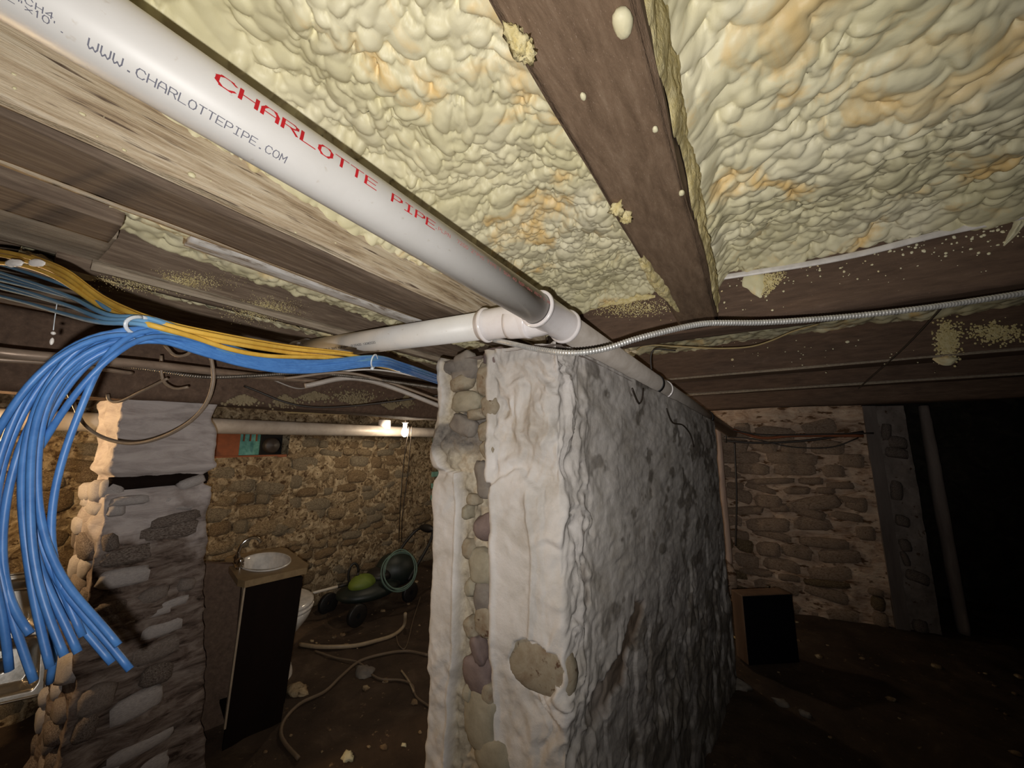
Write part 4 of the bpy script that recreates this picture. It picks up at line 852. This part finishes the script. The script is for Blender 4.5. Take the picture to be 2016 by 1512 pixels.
timber('tie_plank', (cx1-.04, cy0-.0, Z(-.198)), (cx1-.004, cy1+.01, Z(-.142)), M['vanity'], 1, None, .003, .012, col, seed=81)

# ================================================================= WEST SIDE: pipe, bulbs
cable('waste_pipe', [(-2.9, -2.4, Z(.112)), (-2.9, 1., Z(.102)), (-2.9, 4.1, Z(.098))], .050, 'pvc_old', 'long off-white waste pipe along the west wall under the girder', 'pipe', n=28, step=.1)
M['pvc_old'] = M['pvc_old']
place('pipe_fitting', lathe_on(np.array(at_x(757, 838, -2.9)), (0, 0, 1), [(-.03, .05), (-.03, .056), (.05, .056), (.055, .04), (.055, .001)], 24), M['pvc_fit'], label='white capped fitting on top of the west wall waste pipe', cat='fitting')
def bulb(c, s, lab, topz, r=(1.0, .82, .60)):
    c = np.array(c, float); o = thing('light_bulb', lab, 'light bulb', tuple(c))
    place('glass', lathe_on(c, (0, 0, 1), [(-.045, .001), (-.043, .012), (-.032, .024), (-.012, .030), (.010, .028), (.030, .018), (.042, .014)], 20), emit('bulb_glow', (*r, 1), s), o)
    place('socket', lathe_on(c, (0, 0, 1), [(.040, .016), (.045, .019), (.075, .019), (.08, .030), (.084, .030), (.09, .008)], 16), M['white_jacket'], o)
    place('pigtail', sweep(smooth_path([c+(0, 0, .088), c+(.004, .0, .2), np.array([c[0], c[1], topz])], .02), .004, 6), M['dark_cable'], o); return o
bc = at_x(797, 850, -2.62); bulb(bc, BULB_WEST, 'lit bare bulb hanging by the west wall pipe', Z(.475))
bulb((-2.50, -.26, Z(.03)), BULB_SOUTH, 'lit bare bulb beyond the left edge, warming the column', Z(.475), (1.0, .68, .36))
bulb((-1.25, 3.55, Z(.12)), BULB_NORTH, 'lit bare bulb behind the plastered wall', Z(.80))
for k, dx in enumerate((0, .03)):
    cable('extension_cord', [bc+(0.02, .03+dx, .05), bc+(-.02, .02+dx*2, -.3), bc+(-.05, .03+dx, -.75), bc+(-.15, .12+dx, -1.0)], .0035, 'dark_cable', ['dark cord hanging from the bulb towards the mower, left strand', 'dark cord hanging from the bulb, right strand'][k], 'cord', n=6)
pp = at_x(797, 838, -2.7)
cable('old_cable', [at_x(560, 812, -2.6), at_x(700, 816, -2.6), at_x(850, 822, -2.6)], .005, 'tan_cable', 'pale wire strung above the west wall waste pipe')

# ================================================================= VANITY with sink
FA, FB = floor_at(438, 1484), floor_at(554, 1429)
FA[2] = floor_h(*FA[:2]); FB[2] = floor_h(*FB[:2])
TA = at_x(485, 1146, FA[0]+.02); TB = at_x(597, 1136, FB[0]-.06)
_pn = np.cross(FB-FA, TA-FA); _v = ray(597, 1136); TB = _v*(((FA-W0)@_pn)/(_v@_pn))+W0
Tz = (TA[2]+TB[2])/2; ex = (FB-FA); ex[2] = 0; Lp = np.linalg.norm(ex); ex /= Lp; nrm = np.array([ex[1], -ex[0], 0.]); bk = -nrm
va = thing('vanity_cabinet', 'bathroom vanity with dark side panel and oval white basin', 'cabinet', tuple(FA))
def prism(a, b, off0, off1, ta, tb):
    """slab standing on a-b, tops ta-tb, from off0 to off1 along bk"""
    return hexa([a+bk*off0, b+bk*off0, b+bk*off1, a+bk*off1, ta+bk*off0, tb+bk*off0, tb+bk*off1, ta+bk*off1])
def lerp(a, b, t): return a+(b-a)*t
ka, kb = lerp(FA, TA, .13), lerp(FB, TB, .13)
place('side_panel', prism(ka, kb, 0, .02, TA, TB), M['vanity'], va, smooth=False)
place('toe_kick', prism(FA, FB, .01, .03, ka, kb), M['vanity'], va, smooth=False)
place('panel_edge', hexa([ka-ex*.008+bk*-.001, ka+bk*-.001, ka+bk*.022, ka-ex*.008+bk*.022, TA-ex*.008+bk*-.001, TA+bk*-.001, TA+bk*.022, TA-ex*.008+bk*.022]), M['vanity_edge'], va, smooth=False)
D2 = .50
place('side_panel', prism(FA, FB, D2, D2+.02, TA+0, TB+0), M['vanity_edge'], va, smooth=False)
place('shelf', prism(lerp(FA, TA, .14), lerp(FB, TB, .14), .02, D2, lerp(FA, TA, .16), lerp(FB, TB, .16)), M['vanity'], va, smooth=False)
place('door_panel', hexa([FB-ex*.02+bk*.02, FB+bk*.02, FB+bk*D2, FB-ex*.02+bk*D2, TB-ex*.02+bk*.02, TB+bk*.02, TB+bk*D2, TB-ex*.02+bk*D2]), M['vanity'], va, smooth=False)
# countertop with an oval hole, basin and faucet
CT = thing('sink_top', 'tan vanity countertop with inset white oval sink and chrome faucet', 'sink', tuple(lerp(TA, TB, .5)))
q0, q1 = TA-ex*.03+nrm*.02, TB+ex*.03+nrm*.02; q2, q3 = q1+bk*(D2+.05), q0+bk*(D2+.05)
cn = (q0+q2)/2; au, bu = .19, .115
def oval(c, s, t, z): return c+bk*(math.cos(t)*au*s)+ex*(math.sin(t)*bu*s)+np.array([0, 0, z])
ts = np.linspace(0, 2*math.pi, 40, endpoint=False)
def rim_pt(t, z):
    v = bk*math.cos(t)+ex*math.sin(t); hx, hy = (D2+.05)/2, np.linalg.norm(q1-q0)/2
    k = min(hx/max(abs(math.cos(t)), 1e-6), hy/max(abs(math.sin(t)), 1e-6)); return cn+v*k+np.array([0, 0, z])
zt, zb = .032, .0
V = [oval(cn, 1, t, zt) for t in ts]+[rim_pt(t, zt) for t in ts]+[rim_pt(t, zb) for t in ts]+[oval(cn, 1, t, zb) for t in ts]
F = [(r*40+i, r*40+(i+1) % 40, ((r+1) % 4)*40+(i+1) % 40, ((r+1) % 4)*40+i) for r in range(4) for i in range(40)]
place('countertop', (np.array(V), F), M['countertop'], CT, smooth=False)
prof = [(1.06, .033), (1.04, .040), (1.0, .038), (.93, .02), (.8, -.05), (.5, -.09), (.05, -.10)]
V = [oval(cn, s, t, z) for s, z in prof for t in ts]; F = [(r*40+i, (r+1)*40+i, (r+1)*40+(i+1) % 40, r*40+(i+1) % 40) for r in range(len(prof)-1) for i in range(40)]
place('basin', (np.array(V), F), M['porcelain'], CT)
fc = at_z(436, 1120, cn[2]+.04-H); fc = cn-ex*(np.linalg.norm(q1-q0)/2-.035)*1+bk*.02+np.array([0, 0, .032]); up = np.array([0, 0, 1.])
fa = thing('faucet', 'chrome gooseneck faucet on the vanity top', 'faucet', tuple(fc))
place('spout', sweep(smooth_path([fc, fc+up*.10, fc+up*.135+ex*.03, fc+up*.14+ex*.07, fc+up*.11+ex*.10], .008), .009, 12), M['chrome'], fa)
place('base_plate', sweep(np.array([fc-bk*.07+up*.006, fc+up*.006, fc+bk*.07+up*.006]), .010, 12, flat=(.8, 1.8)), M['chrome'], fa)
for s in (-1, 1): place('handle', lathe_on(fc+bk*.06*s, up, [(0, .012), (.03, .012), (.035, .018), (.055, .016), (.06, .001)], 14), M['chrome'], fa)
# p-trap under the basin
pt = cn+up*-.10
place('drain_trap', sweep(smooth_path([pt, pt-up*.12, pt-up*.17+bk*.03, pt-up*.13+bk*.06, pt-up*.09+bk*.14], .01), .02, 12), M['pvc_fit'], va)
dp_ = np.array([-2.5, .86, 0])
# board leaning between column and vanity
place('leaning_board', hexa([(-2.46, .86, .0), (-2.40, 1.0, .0), (-2.43, 1.02, .0), (-2.49, .88, .0), (-2.54, .86, .80), (-2.48, 1.02, .76), (-2.51, 1.04, .76), (-2.57, .88, .80)]), M['wood_cross'], label='grey-brown board leaning between the column and the vanity', cat='board', smooth=False)

# ================================================================= TOILET
tc = np.array([-2.68, 1.32, 0.]); tc[2] = floor_h(*tc[:2]); tl = thing('toilet', 'white toilet standing behind the dark vanity panel', 'toilet', tuple(tc)); td = np.array([.92, -.05, 0]); td /= np.linalg.norm(td); ts_ = np.array([-td[1], td[0], 0])
def egg(c, prof, n=28):
    V = []
    for z, a, b, o in prof:
        for t in np.linspace(0, 2*math.pi, n, endpoint=False):
            V.append(c+td*(o+math.cos(t)*a*(1.12 if math.cos(t) > 0 else .9))+ts_*math.sin(t)*b+np.array([0, 0, z]))
    m = len(prof); return np.array(V), [(r*n+i, r*n+(i+1) % n, (r+1)*n+(i+1) % n, (r+1)*n+i) for r in range(m-1) for i in range(n)]+[tuple(range((m-1)*n, m*n))]
place('bowl', egg(tc, [(0, .20, .115, -.03), (.03, .19, .11, -.03), (.06, .15, .09, -.04), (.18, .14, .085, -.03), (.25, .17, .12, 0), (.33, .215, .17, .02), (.37, .225, .18, .03), (.385, .22, .178, .03)]), M['porcelain'], tl)
place('seat', egg(tc, [(.388, .215, .178, .03), (.392, .232, .190, .03), (.405, .235, .192, .03), (.412, .225, .185, .03), (.413, .1, .08, .03)]), M['porcelain'], tl)
place('lid', egg(tc, [(.416, .215, .178, .03), (.418, .230, .188, .03), (.430, .230, .188, .03), (.438, .21, .17, .03), (.440, .1, .08, .03)]), M['porcelain'], tl)
tk = tc-td*.33; place('tank', hexa([tk+td*a+ts_*b+up*c for c in (.33, .575) for a, b in ((-.09, -.20), (.09, -.20), (.09, .20), (-.09, .20))]), M['porcelain'], tl, smooth=False)
place('tank_lid', hexa([tk+td*a+ts_*b+up*c for c in (.577, .605) for a, b in ((-.10, -.215), (.10, -.215), (.10, .215), (-.10, .215))]), M['porcelain'], tl, smooth=False)
for s in (-1, 1): place('bolt_cap', lump(tc+ts_*.10*s+up*.035-td*.02, (.016, .016, .014), 1, .0, 10, 7), M['porcelain'], tl)

# ================================================================= MOWER, coil, trimmer
mc = np.array([-2.92, 2.20, .04]); mw = thing('lawn_mower', 'green and black lawn mower parked along the west wall', 'lawn mower', tuple(mc))
ml = np.array([0, 1., 0]); mx_ = np.array([1., 0, 0])
def mlump(nm, off, r, mat, sd=0, amp=.06): return place(nm, lump(mc+np.array(off), r, sd, amp, 24, 14), M[mat], mw)
V, F = lump(mc+(0, .02, .14), (.21, .30, .075), 2, .03, 28, 12); V[:, 2] = np.maximum(V[:, 2], mc[2]+.07); place('deck', (V, F), M['dkgreen'], mw)
mlump('motor_cover', (.02, -.08, .21), (.10, .12, .07), 'lime', 3, .05); mlump('grass_bag', (0, .30, .22), (.17, .20, .15), 'dkgreen', 4); mlump('battery_housing', (.0, .10, .22), (.12, .11, .06), 'black', 5)
for (a, b) in ((.2, -.24), (.2, .30), (-.2, -.24), (-.2, .30)):
    wc = mc+(a, b, .055); place('wheel', lathe_on(wc-(.02, 0, 0), (1, 0, 0), [(0, .02), (0, .075), (.005, .082), (.035, .082), (.04, .075), (.04, .02)], 24), M['black'], mw)
place('handle', sweep(smooth_path([mc+(.17, .30, .15), mc+(.15, .58, .42), mc+(.10, .66, .50), mc+(-.10, .66, .50), mc+(-.15, .58, .42), mc+(-.17, .30, .15)], .03), .014, 10), M['black'], mw)
mlump('handle_grip', (.02, .66, .52), (.10, .035, .04), 'black', 7)
def coil(nm, c, R, nrm_, n, r, mat, lab, wob=.015, cat='hose'):
    nrm_ = np.array(nrm_, float)/np.linalg.norm(nrm_); a = np.cross(nrm_, ZV); a /= np.linalg.norm(a); b = np.cross(nrm_, a); P = []
    for k in range(n*16+1):
        t = k/16*2*math.pi; P.append(c+a*math.cos(t)*(R+wob*math.sin(t*.37+1))+b*math.sin(t)*(R*1.05+wob*math.cos(t*.61))+nrm_*(.02*math.sin(t*.23)+k*.0009))
    return cable(nm, P, r, mat, lab, cat, step=.03)
coil('garden_hose', mc+(.20, .16, .28), .145, (1, -.45, .35), 4, .006, 'palegreen', 'pale green hose coiled in loops on top of the mower')
tp0, tp1 = at_x(590, 1174, -3.06), at_x(755, 1132, -2.86)
st = thing('string_trimmer', 'white and black pole tool with loop handle leaning beside the mower', 'tool', tuple(tp0))
place('pole', seg(tp0, lerp(tp0, tp1, .42), .011, 12), M['whitepole'], st); place('grip', seg(lerp(tp0, tp1, .42), lerp(tp0, tp1, .55), .014, 12), M['black'], st)
place('shaft', seg(lerp(tp0, tp1, .55), lerp(tp0, tp1, .93), .011, 12), M['whitepole'], st); place('collar', seg(lerp(tp0, tp1, .93), tp1, .016, 12), M['yellowp'], st)
hc_ = lerp(tp0, tp1, .60); hx_ = (tp1-tp0)/np.linalg.norm(tp1-tp0)
place('loop_handle', sweep(np.array([hc_+up*.075+hx_*math.cos(t)*.04+up*math.sin(t)*.08 for t in np.linspace(0, 2*math.pi, 24)]), .010, 10), M['black'], st)

# ================================================================= STAINLESS SINK leaning at far left
S0, S1, S2, S3 = np.array([-2.80, .02, .34]), np.array([-2.66, .44, .40]), np.array([-2.74, .47, .93]), np.array([-2.98, .05, .90])
S0 = at_x(-150, 1420, -2.72); S1 = at_x(88, 1366, -2.70); S2 = at_x(104, 1122, -2.84); S3 = at_x(-150, 1150, -2.86)
ss = thing('stainless_sink', 'scuffed stainless double sink tipped on its side at the left edge', 'sink', tuple((S0+S1)/2))
nn_ = np.cross(S1-S0, S3-S0); nn_ /= np.linalg.norm(nn_)
if nn_[0] < 0: nn_ = -nn_
G = 90; uu, vv = np.meshgrid(np.linspace(0, 1, G), np.linspace(0, 1, G), indexing='ij')
def rb(u0, u1, v0, v1):
    du = np.minimum(uu-u0, u1-uu); dv = np.minimum(vv-v0, v1-vv); return sstep(0, .07, np.minimum(du, dv)-.02*np.exp(-((du-dv)/.03)**2))
dep = .13*np.maximum(rb(.05, .93, .53, .95), rb(.05, .93, .05, .47))
for (a, b) in ((.62, .27), (.62, .74)): dep += .012*sstep(.055, .03, np.hypot(uu-a, (vv-b)))
PP = S0+(S1-S0)*uu[..., None]+(S3-S0+(S2-S1-S3+S0)*uu[..., None])*vv[..., None]-nn_*dep[..., None]
place('basin_shell', (PP.reshape(-1, 3), grid_idx(G, G)), M['stainless'], ss)
for b in (.27,):
    c = S0+(S1-S0)*.62+(S3-S0)*b-nn_*.138; place('drain', lathe_on(c, nn_, [(0, .001), (0, .028), (.004, .040), (.006, .042), (.002, .045)], 24), M['black'], ss)
place('rim', sweep(np.array([lerp(S0, S1, t) for t in np.linspace(0, 1, 12)]+[lerp(S1, S2, t) for t in np.linspace(.05, 1, 12)]+[lerp(S2, S3, t) for t in np.linspace(.05, 1, 12)]), .006, 8), M['stainless'], ss)

# ================================================================= FLOOR TUBING AND LITTER
def onfloor(q, r=.006): p = floor_at(*q); p[2] = floor_h(p[0], p[1])+r+.004; p2 = at_z(*q, p[2]-H); p2[2] = floor_h(p2[0], p2[1])+r+.004; return p2
cable('tubing', [onfloor(q, .012) for q in [(590, 1268), (625, 1276), (660, 1277), (700, 1272), (740, 1262), (775, 1250), (795, 1232)]]+[at_z(798, 1208, -H+.12)], .013, 'hose', 'thick pale tube curving up off the dirt floor by the toilet', 'hose', n=10, step=.03)
cable('tubing', [onfloor(q) for q in [(842, 1290), (800, 1282), (760, 1287), (710, 1300), (670, 1330), (640, 1362), (590, 1385), (560, 1415), (553, 1445), (562, 1465), (588, 1492)]], .009, 'hose2', 'long thin hose snaking from the wall end to the vanity foot', 'hose', n=8, step=.02)
cable('tubing', [onfloor(q) for q in [(620, 1283), (660, 1295), (705, 1305), (735, 1330), (750, 1338), (790, 1338), (812, 1350), (818, 1368), (850, 1395)]], .006, 'hose2', 'thin cord on the dirt between the toilet and the wall', 'cord', n=8, step=.02)
cable('cord', [onfloor(q) for q in [(780, 1250), (785, 1270), (795, 1278)]]+[onfloor((815, 1215)), onfloor((828, 1175))], .004, 'hose2', 'thin cord running back along the wall end', 'cord', n=6, step=.02)
cable('twig', [onfloor(q) for q in [(790, 1320), (805, 1342), (815, 1362)]], .006, 'hose', 'short bent pale stick lying near the wall end', 'stick', n=6)
for k, (x, y, r, mt, lab) in enumerate([(685, 1490, .026, 'foam', 'crumb of yellow foam on the dirt near the bottom edge'), (795, 1466, .010, 'foam', 'tiny pale crumb on the dirt by the wall end'), (1540, 1385, .03, 'st_grey', 'small grey stone on the dirt right of the wall'), (1586, 1406, .022, 'st_grey', 'smaller grey stone right of the first one'),
        (585, 1362, .05, 'stone_a', 'fist-sized stone at the foot of the toilet'), (1455, 1350, .05, 'st_grey', 'dusty stone lying against the plastered wall foot'), (720, 1325, .05, 'st_grey', 'flat dusty stone under the thin cord')]):
    p = onfloor((x, y), 0); place('crumb' if r < .03 else 'rock', lump(p, (r*1.3, r, r*.6), k+3, .4, 14, 10, 2.), M[mt], label=lab, cat='debris')
g = random.Random(9); L = []
for _ in range(260):
    x, y = g.uniform(-3.2, 2.6), g.uniform(.8, 4.1)
    if -1.0 < x < -.1 and .9 < y < 3: continue
    r = g.choice((.006, .009, .014, .02)); L.append(lump((x, y, floor_h(x, y)+r*.2), (r*1.3, r, r*.6), g.random()*90, .4, 7, 5))
o = place('rubble', join(*L), M['stone_b']); props(o, 'loose rubble and grit scattered over the dirt floor', 'rubble', kind='stuff')

# ================================================================= NORTH SIDE: black box, post, wires
b0, b1 = floor_at(1473, 1310), floor_at(1572, 1304)
bh = .425; bx_ = thing('speaker_box', 'black box standing on the dirt before the far limewashed wall', 'box', tuple((b0+b1)/2))
e_ = (b1-b0)/np.linalg.norm(b1-b0); e_[2] = 0; bkk = np.array([-e_[1], e_[0], 0]); z0 = .0
V, F = hexa([b0+(0, 0, z0), b1+(0, 0, z0), b1+bkk*.11, b0+bkk*.11, b0+(0, 0, bh), b1+(0, 0, bh), b1+bkk*.11+(0, 0, bh), b0+bkk*.11+(0, 0, bh)])
cab = place('cabinet', (V, F), M['boxwood'], bx_, smooth=False)
md = cab.modifiers.new('bevel', 'BEVEL'); md.width = .006; md.segments = 2
place('grille', hexa([b0+e_*.004-bkk*.008+(0, 0, .004), b1-e_*.0-bkk*.008+(0, 0, .004), b1-e_*.0+(0, 0, .004), b0+e_*.004+(0, 0, .004), b0+e_*.004-bkk*.008+(0, 0, bh-.004), b1-e_*.0-bkk*.008+(0, 0, bh-.004), b1-e_*.0+(0, 0, bh-.004), b0+e_*.004+(0, 0, bh-.004)]), M['boxblack'], bx_, smooth=False)
place('metal_clip', lump(at_y(1512, 1155, b0[1]+.1), (.014, .01, .008), 2, .3, 10, 7), M['chrome'], label='tiny shiny clip lying on the black box', cat='clip')
timber('door_post', (-.42, YN-.16, .35), (-.22, YN-.06, Z(.14)), M['post'], 2, 'pale painted post standing left of the limewashed far wall', .004, .02, cat='post', seed=91)
qx = float(at_y(1862, 1050, YN+.25)[0])
timber('post', (qx-.035, YN+.2, 0), (qx+.035, YN+.3, Z(.3)), M['darkpost'], 2, 'slim grey post in the dark right of the far pier', .004, .03, cat='post', seed=93)
place('sill_stone', lump((-.3, YN-.16, .22), (.12, .10, .16), 5, .3, 16, 12), M['nstone'], label='pale stone stacked below the painted post', cat='stone')
for k, (P, mt) in enumerate([([(1425, 868), (1500, 872), (1600, 866), (1700, 850)], 'dark_cable'), ([(1425, 860), (1480, 864), (1560, 880), (1640, 880), (1690, 862)], 'dark_cable'), ([(1440, 845), (1500, 862), (1560, 858), (1700, 858)], 'rust'), ([(1430, 872), (1432, 850), (1500, 856), (1720, 853)], 'dark_cable')]):
    cable('wall_wire', [at_y(*q, 4.02-.02*k) for q in P], [.010, .005, .012, .006][k], mt, ['thick dark wire along the top of the far wall', 'thin dark wire drooping in front of the far wall', 'rusty pipe along the top of the far wall', 'dark wire bent around the pipe end'][k], 'wire', step=.04)
for k, (P, r) in enumerate([([(1425, 1020), (1428, 960), (1432, 900)], .0)][:0]): pass
cable('wall_wire', [at_y(1446, 872, 4.0), at_y(1450, 980, 4.0), at_y(1448, 1075, 4.0)], .008, 'dark_cable', 'dark wire running down beside the painted post', 'wire')
cable('tubing', [onfloor((1432, 1238)), onfloor((1442, 1252)), onfloor((1456, 1262))], .008, 'tan_cable', 'short yellowish tube on the ground left of the black box', 'hose', n=6)
# thin wires hanging on the long plastered face
for k, P in enumerate([[(1244, 765), (1252, 785), (1258, 795), (1264, 785), (1266, 765)], [(1312, 805), (1322, 830), (1345, 838), (1360, 858), (1366, 880)]]):
    def onface(x, y):
        v = ray(x, y); nrmf = np.array([PD[1]-PC[1], -(PD[0]-PC[0]), 0]); nrmf /= np.linalg.norm(nrmf); t = ((np.array([PC[0], PC[1], 0])@nrmf)+.035)/(v@nrmf); return v*t+W0
    cable('wire_loop', [onface(*q) for q in P], .003, 'dark_cable', ['thin wire loop hanging on the long plastered face under the pipe', 'crooked thin wire on the plastered face farther back'][k], 'wire', n=6)
